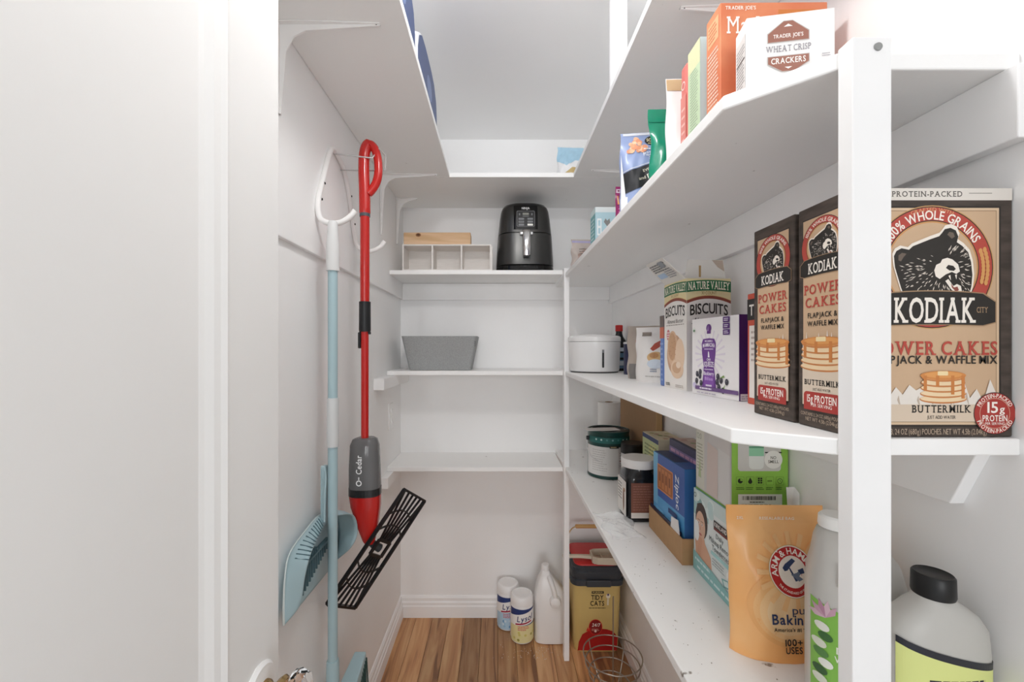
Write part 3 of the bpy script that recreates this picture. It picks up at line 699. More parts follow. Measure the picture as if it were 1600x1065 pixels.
P.poly([(-0.108, 0.01), (0.108, 0.01), (0.11, 0.07), (0.085, 0.098), (0.05, 0.108), (0.01, 0.112), (-0.04, 0.105), (-0.08, 0.085), (-0.1, 0.05)], '#b0211f')
P.disc(-0.01, 0.118, 0.036, '#d3362c').disc(-0.01, 0.118, 0.033, '#8d1c1d').text('24/7', -0.008, 0.128, 0.016, '#f5f1e8', wd=0.042, bold=1, slant=0.2).lines(-0.03, 0.1, 0.015, 0.112, 2, '#e8b8a8', 0.4).disc(-0.01, 0.1, 0.006, '#f0e0d8')
P.poly([(-0.06, 0.1), (-0.05, 0.12), (-0.047, 0.108), (-0.038, 0.118), (-0.036, 0.1)], '#d3362c')
P.disc(0.052, 0.262, 0.011, '#efe6d0').disc(0.052, 0.268, 0.005, '#5a4f7a').rect(0.047, 0.22, 0.056, 0.25, '#e6dcc0')
def bucketf(u, v, o):
    s = min(max((v-0.02)/0.325, 0), 1); return (u*(0.82+0.1*s), -(0.096+0.016*s)-o-0.0005, v)
P.build(t, bucketf)
hnd = smooth_path([(-0.112, 0.03, 0.36), (-0.114, 0.045, 0.42), (-0.10, 0.055, 0.475), (-0.06, 0.06, 0.503), (0.06, 0.06, 0.503), (0.10, 0.055, 0.475), (0.114, 0.045, 0.42), (0.112, 0.03, 0.36)], 5)
obj('bail_wire', MB().tube(hnd, 0.003, 8), mat('#c9a870', 0.5), t, 60)
obj('handle_grip', MB().tube([(-0.07, 0.06, 0.502), (-0.066, 0.06, 0.503), (0.066, 0.06, 0.503), (0.07, 0.06, 0.502)], [0.007, 0.0095, 0.0095, 0.007], 12), mat('#cfa468', 0.5), t, 60)
# litter scoop on the lid
t = thing('litter_scoop', 'beige slotted litter scoop lying on the red bucket lid', 'scoop', (0.425, 1.93, 0.4045), 0.0)
SC = mat('#cfc4b0', 0.5, name='beige_plastic')
obj('handle', MB().loft([[(x_, y_*hw_, z_+zz) for y_, z_ in ((-1, 0), (1, 0), (0.7, 0.012), (-0.7, 0.012))] for x_, hw_, zz in ((-0.13, 0.011, 0.012), (-0.05, 0.010, 0.012), (0.0, 0.014, 0.009), (0.012, 0.03, 0.004))]), SC, t, bevel=0.002)
mb = MB()
mb.prism([(0.0, -0.03), (0.02, -0.044), (0.11, -0.05), (0.11, -0.045), (0.022, -0.039), (0.005, -0.027)], 0.0, 0.03).prism([(0.0, 0.03), (0.02, 0.044), (0.11, 0.05), (0.11, 0.045), (0.022, 0.039), (0.005, 0.027)], 0.0, 0.03)
mb.box(0.0, 0.006, -0.03, 0.03, 0.0, 0.03)
obj('tray_walls', mb, SC, t)
for k in range(6): obj('slat', MB().box(0.006, 0.11, -0.0385+0.0148*k, -0.0325+0.0148*k, 0.0, 0.004), SC, t)
for k in (0.05, 0.108): obj('cross_bar', MB().box(k, k+0.006, -0.044, 0.044, 0.0041, 0.007), SC, t)
# wire basket with upright rod
t = thing('wire_basket', 'round steel wire basket with upright rod in front of bucket', 'basket', (0.449, 1.655, 0))
STEEL = mat('#a7a096', 0.28, 0.9, name='steel_wire')
rg = [(0.172, 0.112), (0.135, 0.104), (0.095, 0.090), (0.055, 0.070), (0.02, 0.045)]
for z, r_ in rg: obj('ring', MB().tube([(r_*math.cos(2*PI*k/48), r_*math.sin(2*PI*k/48), z) for k in range(48)], 0.0026, 6, True), STEEL, t, 60)
for a in (PI*0.72, PI*0.28, PI*1.5):
    obj('rib', MB().tube([((r_+0.003)*math.cos(a), (r_+0.003)*math.sin(a), z) for z, r_ in rg]+[(0.02*math.cos(a), 0.02*math.sin(a), 0.004)], 0.0022, 6), STEEL, t, 60)
obj('base_ring', MB().tube([(0.026*math.cos(2*PI*k/24), 0.026*math.sin(2*PI*k/24), 0.0035) for k in range(24)], 0.0025, 6, True), STEEL, t, 60)
obj('rod', MB().tube([(0, -0.004, 0.003), (0.002, -0.004, 0.40)], 0.0028, 8), STEEL, t, 60)
# spilled litter granules
mb = MB()
for k in range(110):
    x_, y_ = random.gauss(0.15, 0.07), random.uniform(1.86, 2.0); s = random.uniform(0.0008, 0.0018)
    if (x_-0.1135)**2+(y_-2.0)**2 < 0.0035 or 0.16 < x_ < 0.35 and y_ > 1.94 or 0.285 < x_: continue
    mb.add([(x_-s, y_-s, 0.0002), (x_+s, y_-s, 0.0002), (x_, y_+s, 0.0002), (x_, y_, 2*s)], [(0, 2, 1), (0, 1, 3), (1, 2, 3), (2, 0, 3)])
o = obj('litter_granules', mb, mat('#ece5da', 0.7)); tag(o, 'white granules spilled on the wood floor by the canisters', 'granules'); o['kind'] = 'stuff'
#PART2
# ================================================================== carton helper
def carton(name, label, cat, x0, x1, y0, y1, z, h, m, group=None, bevel=0.0012, rz=0, part='carton'):
    t = thing(name, label, cat, ((x0+x1)/2, (y0+y1)/2, z), rz, group)
    hx, hy = (x1-x0)/2, (y1-y0)/2
    obj(part, MB().box(-hx, hx, -hy, hy, 0.0003, h), m, t, bevel=bevel)
    return t, hx, hy

# ---------------- upper right shelf, near to far
CR = '#ecebea'
t, hx, hy = carton('cracker_box', 'white wheat crisp crackers box in front of the orange box', 'box', 0.3725, 0.490, 0.618, 0.660, UP, 0.160, mat(CR, 0.5), rz=-0.17)
P = Print(0.5); W_, H_ = 0.1175, 0.16
P.rect(0.006, 0.002, W_, 0.06, '#dedcdb').disc(0.022, 0.055, 0.03, '#e4e4ea', ry=0.02)
P.poly([(0.028, 0.118), (0.028, 0.132), (0.05, 0.149), (0.062, 0.149), (0.084, 0.132), (0.084, 0.118)], '#b8b0ac').poly([(0.029, 0.119), (0.029, 0.131), (0.05, 0.148), (0.062, 0.148), (0.083, 0.131), (0.083, 0.119)], '#9a6a5c')
P.text("TRADER JOE'S", 0.056, 0.127, 0.0055, '#f2ece8', wd=0.04, bold=1).poly([(0.05, 0.14), (0.062, 0.14), (0.056, 0.144)], '#f2ece8')
P.text('WHEAT CRISP', 0.056, 0.1085, 0.009, '#8d8a92', wd=0.06, bold=0, serif=True)
P.poly([(0.028, 0.098), (0.028, 0.086), (0.048, 0.074), (0.064, 0.074), (0.084, 0.086), (0.084, 0.098)], '#b8b0ac').poly([(0.029, 0.097), (0.029, 0.087), (0.048, 0.075), (0.064, 0.075), (0.083, 0.087), (0.083, 0.097)], '#9a6a5c')
P.text('CRACKERS', 0.056, 0.0905, 0.0085, '#f4f0ec', wd=0.046, bold=1).poly([(0.051, 0.081), (0.061, 0.081), (0.056, 0.078)], '#f4f0ec')
for (cx, cy, s, a) in ((0.078, 0.065, 0.016, 0.5), (0.092, 0.060, 0.012, 0.9), (0.101, 0.067, 0.013, 0.7), (0.04, 0.035, 0.012, 0.8)):
    P.poly([(cx+s*math.cos(a+k*PI/2), cy+s*0.8*math.sin(a+k*PI/2)) for k in range(4)], '#bb8f6b'); P.poly([(cx+s*0.82*math.cos(a+k*PI/2), cy+s*0.65*math.sin(a+k*PI/2)) for k in range(4)], '#c9a07d')
P.poly([(0.045, 0.02), (0.055, 0.05), (0.07, 0.057), (0.09, 0.05), (0.1, 0.03), (0.1, 0.02)], '#ded3c4').lines(0.1, 0.09, 0.112, 0.096, 2, '#9a98a0').lines(0.008, 0.045, 0.028, 0.055, 2, '#9a98a0')
P.clip(0.001, 0.001, W_-0.001, H_-0.001); P.build(t, f_front(-hx, -hy, 0))
P = Print(0.5); P.rect(0.004, 0.01, 0.038, 0.14, '#dad6d3'); P.lines(0.006, 0.02, 0.036, 0.13, 22, '#8a8484', 0.45).rect(0.006, 0.05, 0.036, 0.053, '#5d5653').rect(0.006, 0.105, 0.036, 0.107, '#5d5653'); P.build(t, f_left(-hx, hy, 0))

t, hx, hy = carton('cereal_box', 'tall orange boxed mix behind the white crackers box', 'box', 0.369, 0.545, 0.699, 0.747, UP, 0.2415, mat('#cf7450', 0.5, noise=0.1, nscale=12, col2='#dc8f67', name='orange_card'), rz=-0.01)
P = Print(0.5); P.rect(0.095, 0.195, 0.172, 0.229, '#c97b3f').rect(0.004, 0.0, 0.03, 0.06, '#dba77e')
P.text("TRADER JOE'S", 0.008, 0.2325, 0.006, '#f5ece4', wd=0.05, bold=1, align='l').text('Mash', 0.010, 0.204, 0.028, '#f6efe8', wd=0.062, align='l', serif=True).text('Pot', 0.096, 0.204, 0.028, '#f6efe8', wd=0.05, align='l', serif=True)
P.build(t, f_front(-hx, -hy, 0))
P = Print(0.5); P.rect(0.006, 0.19, 0.042, 0.228, '#e2ae84'); P.lines(0.009, 0.194, 0.039, 0.225, 5, '#c26a44', 0.5); P.lines(0.006, 0.03, 0.042, 0.18, 22, '#edd3c2', 0.42, 0.15); P.build(t, f_left(-hx, hy, 0))

t, hx, hy = carton('snack_box', 'pale green box with small print beside the orange box', 'box', 0.3735, 0.50, 0.780, 0.829, UP, 0.2445, mat('#d3dfe0', 0.5))
P = Print(0.5); P.rect(0, 0, 0.049, 0.244, '#c3d6b4').rect(0, 0.2, 0.049, 0.244, '#d8d9b0'); P.lines(0.01, 0.08, 0.042, 0.2, 22, '#8a9a84', 0.35).ring(0.026, 0.035, 0.006, 0.009, '#5a6b5c').disc(0.018, 0.02, 0.003, '#3c463e').poly([(0.03, 0.03), (0.036, 0.044), (0.04, 0.034)], '#3c463e'); P.build(t, f_left(-hx, hy, 0))
P = Print(0.5); P.rect(0, 0, 0.04, 0.244, '#cfe2e4').disc(0.04, 0.12, 0.012, '#d8c9a0'); P.build(t, f_front(-hx, -hy, 0))

t, hx, hy = carton('snack_box', 'narrow coral red pack between green box and white bag', 'box', 0.376, 0.49, 0.840, 0.872, UP, 0.243, mat('#d97a72', 0.45), bevel=0.008)
P = Print(0.45); P.rect(0.004, 0.0, 0.028, 0.18, '#dd8a80').ring(0.016, 0.2, 0.006, 0.0085, '#f3d2cb').lines(0.008, 0.02, 0.024, 0.16, 9, '#f0c4bc', 0.3); P.build(t, f_left(-hx, hy, 0))

t = thing('snack_bag', 'white bag with tan sealed top and berries printed low', 'bag', (0.438, 0.925, UP), 0.0)
fn = pouch(t, 0.14, 0.258, 0.06, mat('#ecebea', 0.35), seed=5, wob=0.0016)
P = Print(0.35); P.rect(0.001, 0.232, 0.139, 0.256, '#cbb089', 6)
for k in range(9): P.disc(0.012+0.03*random.random(), 0.02+0.05*random.random(), 0.008, random.choice(['#d3564a', '#c9d08f', '#e08a76', '#b8433c']), n=14)
P.build(t, fn)

t = thing('snack_bag', 'glossy green bag between blue chips bag and white bag', 'bag', (0.425, 1.005, UP), 0.0)
fn = pouch(t, 0.135, 0.237, 0.065, mat('#178a6c', 0.22, name='green_foil', coat=0.4), seed=8, wob=0.003, waist=0.07, topflat=0.14)
P = Print(0.3); P.text('PI', 0.052, 0.14, 0.022, '#f1f4f0', wd=0.026, bold=1, align='l'); P.rect(0.002, 0.205, 0.133, 0.207, '#0f6f56', 8); P.build(t, fn)

t = thing('chips_bag', 'lavender blue pizza chips bag with black band', 'bag', (0.385, 1.11, UP), -0.12)
fn = pouch(t, 0.125, 0.235, 0.07, mat('#93a3cb', 0.3, name='lavender_foil'), seed=11, wob=0.0022, topflat=0.08)
P = Print(0.6); P.rect(0.006, 0.228, 0.12, 0.234, '#d9dce6', 6)
for k in range(34):
    a_, b_ = random.random(), random.random(); P.disc(0.02+0.045*a_, 0.182+0.04*b_*(1-abs(a_-0.5)*1.2), 0.006, random.choice(['#eebd9a', '#f2cfae', '#e39a78', '#e8ab86']), n=10)
P.disc(0.088, 0.212, 0.026, '#2b2a28', ry=0.014, rings=3).text('SONOMA', 0.088, 0.214, 0.009, '#e8dcb0', wd=0.042, bold=1).lines(0.07, 0.202, 0.106, 0.206, 1, '#d8cca0', 0.6, 0)
P.text('PIZZA CRUST', 0.088, 0.176, 0.011, '#f3f4f7', wd=0.064, bold=1, rot=0.16).lines(0.058, 0.184, 0.11, 0.192, 1, '#e6e8ef', 0.5).lines(0.07, 0.155, 0.115, 0.166, 2, '#dfe2ec', 0.4)
P._put([(0.004+0.117*i/10, y) for i in range(11) for y in (0.068+0.0032*i, 0.124+0.0032*i)], [(2*i, 2*i+2, 2*i+3, 2*i+1) for i in range(10)], '#26272a')
P._put([(0.004+0.117*i/10, y) for i in range(11) for y in (0.127+0.0032*i, 0.1285+0.0032*i)], [(2*i, 2*i+2, 2*i+3, 2*i+1) for i in range(10)], '#e4e4e0')
P.text('EVERYTHING', 0.08, 0.132, 0.007, '#d9d3c0', wd=0.055, rot=0.27, bold=1).text('PIZZA', 0.085, 0.114, 0.013, '#f2efe4', wd=0.045, rot=0.27, bold=1).text('and', 0.05, 0.105, 0.008, '#d9d3c0', wd=0.018, rot=0.27).text('BITES', 0.085, 0.095, 0.009, '#d9d3c0', wd=0.045, rot=0.27)
P.rect(0.001, 0.0, 0.016, 0.06, '#e8e9ee', 4)
P.build(t, fn)
mbw = MB()
t2 = obj('side_gusset', MB().prism([(-0.0635, 0.0), (-0.045, 0.0), (-0.0635, 0.17)], -0.022, -0.0195, 'y'), mat('#e9eaee', 0.35), t)

t = thing('snack_bag', 'small magenta bag lettered in orange beside the lavender bag', 'bag', (0.412, 1.30, UP), 0.0)
fn = pouch(t, 0.10, 0.166, 0.05, mat('#9c2f6c', 0.3), seed=13, wob=0.001)
P = Print(0.35); P.rect(0.002, 0.105, 0.098, 0.14, '#86245f', 6).text('LEVELED', 0.05, 0.123, 0.027, '#eba24e', wd=0.09, bold=1).rect(0.002, 0.146, 0.098, 0.158, '#d9c4d2', 6).lines(0.006, 0.148, 0.09, 0.157, 1, '#7c2a58', 0.5)
P.lines(0.006, 0.07, 0.094, 0.1, 3, '#d98ab4', 0.35).rect(0.02, 0.0, 0.08, 0.045, '#e9d5de', 5); P.build(t, fn)

t, hx, hy = carton('drink_carton', 'pale blue and white carton behind the magenta bag', 'carton', 0.346, 0.425, 1.50, 1.575, UP, 0.171, mat('#e3ecec', 0.5))
P = Print(0.5); P.rect(0, 0, 0.075, 0.171, '#7fb9bd').rect(0, 0.15, 0.075, 0.171, '#d9e8e8').lines(0.01, 0.02, 0.065, 0.14, 9, '#dcecec', 0.45); P.build(t, f_left(-hx, hy, 0))
P = Print(0.5); P.rect(0.0, 0, 0.079, 0.152, '#b5d6df').rrect(0.006, 0.07, 0.022, 0.13, 0.003, '#eef5f6').rrect(0.010, 0.076, 0.018, 0.096, 0.002, '#b5d6df').rrect(0.010, 0.104, 0.018, 0.124, 0.002, '#b5d6df').disc(0.042, 0.085, 0.012, '#f0f2f1').poly([(0.03, 0.118), (0.036, 0.13), (0.042, 0.122), (0.05, 0.13), (0.053, 0.11), (0.044, 0.098)], '#8b8c8a'); P.build(t, f_front(-hx, -hy, 0))

t = thing('zip_bag', 'clear zip bag with lavender seal at the far end of the upper right shelf', 'bag', (0.352, 1.745, UP), 0.1)
fn = pouch(t, 0.10, 0.118, 0.05, mat('#c9bdb6', 0.25, alpha=0.85), seed=17, wob=0.003)
P = Print(0.3); P.rect(0.002, 0.104, 0.098, 0.112, '#b0abd0', 5).poly([(0.02, 0.0), (0.08, 0.0), (0.085, 0.05), (0.05, 0.075), (0.02, 0.05)], '#b59d93').lines(0.03, 0.05, 0.07, 0.08, 3, '#6f6762', 0.4); P.build(t, fn)

# ---------------- middle right shelf
# brown pancake mix boxes
KD, KRED, KRAFT, INK = '#4d423b', '#b5483c', '#c9aa8a', '#27231f'
BROWN = mat('#51463f', 0.6, noise=0.35, nscale=25, stretch=(1, 1, 4), col2='#3a312b', name='dark_wood_print')
random.seed(21)
def bear(P, cx, cy, R):
    def q(pts): return [(cx+(x_-174)/246*R, cy+(349-y_)/246*R) for x_, y_ in pts]
    head = [(22, 330), (20, 305), (30, 285), (50, 274), (80, 280), (95, 266), (130, 252), (165, 238), (200, 226), (212, 212), (222, 198), (245, 193), (266, 203), (276, 228), (270, 250), (292, 265), (315, 290), (327, 330), (332, 380), (328, 425), (318, 462), (60, 462), (48, 430), (36, 390), (24, 350)]
    P.poly(q([(174+(x_-174)*1.045, 349+(y_-355)*1.06) for x_, y_ in head]), '#efe7dc'); P.poly(q(head), INK)
    P.poly(q([(38, 322), (38, 303), (52, 292), (70, 296), (58, 310), (48, 326)]), '#6a5d52').poly(q([(232, 220), (240, 209), (256, 212), (262, 228), (250, 236)]), '#6a5d52')
    n = 0; fv = []; ff = []
    while n < 130:
        x_, y_ = random.uniform(40, 320), random.uniform(245, 455)
        dx, dy = x_-225, y_-350; d = math.hypot(dx, dy)
        if d < 62 or y_ < 345-(x_-40)*0.42 and x_ < 200 or y_ < 262 or d > 175: continue
        l = random.uniform(5, 12); a = math.atan2(dy, dx)+random.uniform(-0.3, 0.3); ca, sa = math.cos(a), math.sin(a); w_ = random.uniform(1.2, 2.6)
        fv += q([(x_-ca*l, y_-sa*l), (x_-sa*w_, y_+ca*w_), (x_+ca*l, y_+sa*l), (x_+sa*w_, y_-ca*w_)]); ff.append((4*n, 4*n+1, 4*n+2, 4*n+3)); n += 1
    P._put(fv, ff, '#d8cec2')
    P.poly(q([(180, 362), (188, 340), (205, 332), (212, 318), (232, 312), (252, 318), (275, 338), (282, 366), (268, 376), (250, 368), (226, 378), (202, 396), (186, 386)]), '#efe7dc')
    P.poly(q([(226, 352), (236, 340), (256, 344), (266, 356), (258, 364), (240, 362)]), INK)
    P.poly(q([(205, 398), (228, 380), (250, 370), (272, 378), (290, 420), (294, 446), (272, 462), (244, 440), (222, 412)]), INK)
    P.poly(q([(224, 404), (236, 396), (256, 424), (270, 416), (286, 424), (290, 446), (270, 458), (246, 436)]), '#efe7dc').poly(q([(246, 412), (258, 430), (272, 426), (278, 440), (266, 447), (250, 430)]), '#8d4a40')
    P.poly(q([(262, 380), (270, 378), (268, 398)]), '#efe7dc').poly(q([(236, 384), (244, 380), (246, 402)]), '#efe7dc')
def pancakes(P, cx, cy, w_, h):
    cols = ['#d99b62', '#e8c79b', '#dca76f', '#ecd0a8', '#dba069', '#ecd0a8']
    for k in range(5):
        y_ = cy-h/2+h*(k+0.5)/5.6; ww = w_*(1.0-0.02*k)
        P.disc(cx, y_, ww/2, '#c47f4a', ry=h*0.15, n=28).disc(cx, y_+h*0.02, ww/2*0.97, '#ead0a9', ry=h*0.115, n=28)
    P.disc(cx, cy+h*0.36, w_/2*0.97, '#cf8849', ry=h*0.15, n=28).disc(cx, cy+h*0.38, w_/2*0.8, '#db9a58', ry=h*0.10, n=28)
    for dx, l in ((-0.38, 0.5), (-0.12, 0.35), (0.2, 0.62), (0.42, 0.75)): P.rect(cx+dx*w_-w_*0.035, cy+h*0.36-h*l, cx+dx*w_+w_*0.035, cy+h*0.36, '#c97f42')
    P.rrect(cx-w_*0.12, cy+h*0.36, cx+w_*0.1, cy+h*0.5, h*0.03, '#efd9a8')
def mountains(P, x0, x1, y0, y1):
    n = 19; pts = [(x0, y0)]
    for k in range(n+1): pts.append((x0+(x1-x0)*k/n, y1-(y1-y0)*(0.28*(k % 2)+0.3*random.random())))
    P.poly(pts+[(x1, y0)], '#e4ddd4')
    for k in range(14):
        x_ = random.uniform(x0, x1); y_ = random.uniform(y0+(y1-y0)*0.2, y1-(y1-y0)*0.45); P.poly([(x_, y_), (x_+(x1-x0)*0.03, y_-(y1-y0)*0.2), (x_+(x1-x0)*0.012, y_+(y1-y0)*0.1)], '#bfae9e')
def plate(P, cx, cy, hw, hh, sag):
    top = [(cx-hw+2*hw*k/10, cy+hh*(1.0 if 1 <= k <= 9 else 0.55)+hh*0.25*(1-((k-5)/5)**2)) for k in range(11)]
    bot = [(cx+hw-2*hw*k/10, cy-hh*(1.0 if 1 <= k <= 9 else 0.75)+hh*sag*(1-((k-5)/5)**2)) for k in range(11)]
    P.poly([(cx+(x_-cx)*1.02, cy+(y_-cy)*1.06) for x_, y_ in top+bot], '#a08263'); P.poly(top+bot, INK)
def kodiak_front(W_, H_):
    s = 1/1383.6
    def X(px): return (px-1331)*s*(W_/0.187)
    def Y(py): return (684-py)*s
    P = Print(0.55); cx = X(1460)
    P.rect(0.001, Y(312), W_-0.001, Y(293), '#ded8d0').text('PROTEIN-PACKED', X(1452), Y(302), 0.0062, '#55504a', wd=0.080, bold=1, serif=True).rect(X(1519), Y(301.4), X(1556), Y(300.6), '#55504a')
    P.rect(X(1350), Y(667), X(1570), Y(321), '#2a2420').rect(X(1353), Y(664), X(1567), Y(324), '#d6bb9c').rect(X(1357), Y(660), X(1563), Y(328), '#8b7256').rect(X(1358), Y(659), X(1562), Y(329), KRAFT)
    cy = Y(417); R = 97*s
    P.disc(cx, cy, R*1.0, '#c79a63', n=56).disc(cx, cy, R*0.985, INK, n=56).disc(cx, cy, R*0.97, KRED, n=56).disc(cx, cy, R*0.76, INK, n=56).disc(cx, cy, R*0.745, '#c9935c', n=56).disc(cx, cy, R*0.72, KRAFT, n=56)
    P.arc('100% WHOLE GRAINS', cx, cy, R*0.845, PI/2-0.02, 2.05, 0.0105, '#f3ece2').arc('CRAFTED WITH', cx, cy, R*0.935, PI/2, 0.75, 0.004, '#d8a472', 0)
    for k in range(9):
        a = 0.32-0.075*k
        for sg in (-1, 1):
            r0 = R*0.86+sg*R*0.035; P.disc(cx+r0*math.cos(a), cy+r0*math.sin(a), 0.0022, '#d39a5c', ry=0.0034, n=10); P.disc(cx-r0*math.cos(a), cy+r0*math.sin(a), 0.0022, '#d39a5c', ry=0.0034, n=10)
    bear(P, cx, cy, R)
    plate(P, cx, Y(485), 100*s*(W_/0.187), 24*s, 0.1)
    P.text('KODIAK', X(1463), Y(484.5), 0.0285, '#f0e9df', wd=0.093, bold=1, serif=True, slant=0.03, gap=0.05)
    P.text('CITY', X(1539), Y(484), 0.0062, '#b99a78', wd=0.0125, serif=True).text('PARK', X(1384), Y(484), 0.0062, '#b99a78', wd=0.0125, serif=True)
    P.text('POWER CAKES', X(1463), Y(544), 0.0155, KRED, wd=0.142, bold=1, serif=True).text('FLAPJACK & WAFFLE MIX', X(1463), Y(562), 0.0092, INK, wd=0.142, bold=1)
    mountains(P, X(1358), X(1562), Y(659), Y(586)); P.rect(X(1358), Y(659), X(1562), Y(632), '#d5c3ae')
    pancakes(P, X(1476), Y(604), 74*s, 48*s)
    P.text('BUTTERMILK', X(1473), Y(639), 0.0085, INK, wd=0.067, bold=1, serif=True).text('JUST ADD WATER', X(1473), Y(652), 0.0036, INK, wd=0.032)
    P.text('CONTAINS 3, 24 OZ (680g) POUCHES. NET WT 4.5lb (2.04kg)', X(1450), Y(674.5), 0.0062, '#b9a48e', wd=0.135)
    bx, by, br = X(1558), Y(646), 33*s
    P.disc(bx, by, br, '#2a1f1c').disc(bx, by, br*0.97, '#a8362f').disc(bx, by, br*0.72, '#ddb7a0').disc(bx, by, br*0.70, '#a8362f')
    P.arc('PROTEIN-PACKED', bx, by, br*0.84, PI/2, 2.3, 0.0046, '#f3e6dc').arc('PROTEIN-PACKED', bx, by, br*0.84, -PI/2, 2.3, 0.0046, '#f3e6dc', inside=True)
    P.text('15', bx-0.0025, by+0.0068, 0.0125, '#f5eee6', wd=0.012, bold=1).text('g', bx+0.0082, by+0.005, 0.008, '#f5eee6', wd=0.006, bold=1).text('PROTEIN', bx, by-0.0055, 0.007, '#f5eee6', wd=0.028, bold=1).text('PER SERVING', bx, by-0.0115, 0.0028, '#f5eee6', wd=0.022)
    return P
def kodiak_side(W_, H_):
    P = Print(0.55); cx = W_*0.5
    def Y(v): return H_*(1-v)
    P.rect(W_*0.10, Y(0.905), W_*0.90, Y(0.055), '#2a2420').rect(W_*0.115, Y(0.90), W_*0.885, Y(0.06), KRAFT)
    cy = Y(0.19); R = W_*0.42
    P.disc(cx, cy, R, INK, n=44).disc(cx, cy, R*0.98, KRED, n=44).disc(cx, cy, R*0.76, INK, n=44).disc(cx, cy, R*0.74, '#c9935c', n=44).disc(cx, cy, R*0.70, KRAFT, n=44)
    P.arc('100% WHOLE GRAINS', cx, cy, R*0.86, PI/2, 2.1, 0.0048, '#f3ece2')
    bear(P, cx, cy, R)
    plate(P, cx, Y(0.283), W_*0.44, 0.0105, 0.1); P.text('KODIAK', cx, Y(0.283), 0.0135, '#f0e9df', wd=W_*0.55, bold=1, serif=True, gap=0.06)
    P.text('POWER', cx, Y(0.378), 0.0125, KRED, wd=W_*0.72, bold=1, serif=True).text('CAKES', cx, Y(0.437), 0.0125, KRED, wd=W_*0.66, bold=1, serif=True)
    P.text('FLAPJACK &', cx, Y(0.495), 0.0066, INK, wd=W_*0.56, bold=1).text('WAFFLE MIX', cx, Y(0.532), 0.0066, INK, wd=W_*0.58, bold=1)
    mountains(P, W_*0.115, W_*0.885, Y(0.80), Y(0.56)); P.rect(W_*0.115, Y(0.90), W_*0.885, Y(0.66), '#d9c9b6')
    pancakes(P, cx, Y(0.665), W_*0.86, H_*0.145)
    P.text('BUTTERMILK', cx, Y(0.795), 0.0068, INK, wd=W_*0.68, bold=1, serif=True).text('JUST ADD WATER', cx, Y(0.825), 0.003, INK, wd=W_*0.34)
    P.rrect(W_*0.15, Y(0.92), W_*0.85, Y(0.838), 0.005, '#a8362f').rect(W_*0.15, Y(0.92), W_*0.85, Y(0.89), '#a8362f')
    P.text('15g PROTEIN', cx, Y(0.868), 0.0095, '#f5eee6', wd=W_*0.56, bold=1).text('PER SERVING', cx, Y(0.896), 0.004, '#f5eee6', wd=W_*0.40)
    P.text('CONTAINS 3, 24 OZ (680g) POUCHES', cx, Y(0.94), 0.0042, '#b9a48e', wd=W_*0.82).text('NET WT 4.5lb (2.04kg)', cx, Y(0.962), 0.0046, '#b9a48e', wd=W_*0.62)
    return P
for (y0, y1, lab, both) in ((0.4795, 0.5640, 'near brown pancake mix box behind the broad white post, front panel showing', True), (0.5715, 0.6620, 'second brown pancake mix box standing behind the first', False)):
    t, hx, hy = carton('pancake_mix_box', lab, 'box', 0.401, 0.5845, y0, y1, MID, 0.283, BROWN, 'brown pancake mix boxes', 0.002)
    kodiak_side(2*hy, 0.283).build(t, f_left(-hx, hy, 0), 'printed_side')
    if both: kodiak_front(2*hx, 0.283).build(t, f_front(-hx, -hy, 0), 'printed_front')

# red tea box
t, hx, hy = carton('tea_box', 'thin orange red box wedged between purple box and pancake mix', 'box', 0.458, 0.55, 0.69, 0.775, MID, 0.20, mat('#c9523b', 0.5))
P = Print(0.5); P.rect(0.0, 0.152, 0.085, 0.19, '#23211f').rect(0.006, 0.012, 0.085, 0.142, '#ece4dd').text('TAZO', 0.006, 0.17, 0.02, '#f0ebe4', wd=0.07, bold=1, align='l').ring(0.045, 0.05, 0.008, 0.013, '#3a3735').lines(0.012, 0.075, 0.08, 0.135, 6, '#b7a9a0', 0.4); P.build(t, f_left(-hx, hy, 0))

# purple squeeze pouch box
a = math.atan2(0.460-0.437, 0.952-0.803)
t = thing('squeeze_box', 'white and purple fruit squeeze box in front of the biscuits box', 'box', (0.4485, 0.8775, MID), 0)
t.rotation_euler = (0, 0, a*0.9)
PUR = '#532c74'
obj('carton', MB().box(0, 0.10, -0.0755, 0.0755, 0.0003, 0.166), mat(PUR, 0.5), t, bevel=0.001)
P = Print(0.5); W_, H_ = 0.151, 0.166
P.rect(0.0005, 0.0005, W_-0.0005, H_-0.0005, '#e9e6e6')
for k in range(20):
    a_ = 2*PI*k/20; P.poly([(0.062, 0.085), (0.062+0.05*math.cos(a_-0.05), 0.09+0.05*math.sin(a_-0.05)), (0.062+0.05*math.cos(a_+0.05), 0.09+0.05*math.sin(a_+0.05))], '#dcd5df')
pts = [(0.037, 0.018), (0.040, 0.04), (0.043, 0.062), (0.037, 0.09), (0.036, 0.112), (0.041, 0.121), (0.060, 0.1225), (0.078, 0.121), (0.083, 0.112), (0.082, 0.09), (0.077, 0.062), (0.081, 0.04), (0.084, 0.018)]
P.poly(pts, '#6c3f8c').poly([(0.044, 0.018), (0.045, 0.05), (0.075, 0.05), (0.077, 0.018)], '#8350a6')
P.disc(0.060, 0.144, 0.0085, '#63357f').rect(0.055, 0.126, 0.065, 0.138, '#e3e0e6').rect(0.0535, 0.132, 0.0665, 0.146, '#63357f').poly([(0.055, 0.138), (0.058, 0.15), (0.059, 0.138)], '#a98bc0')
P.text('MAMMA', 0.06, 0.1165, 0.004, '#e9e2ee', wd=0.026, bold=1).text('MAMMACHIA', 0.06, 0.1065, 0.0085, '#f2eef4', wd=0.040, bold=1, arch=0.002).lines(0.045, 0.098, 0.075, 0.101, 1, '#e0d6e6', 0.6, 0)
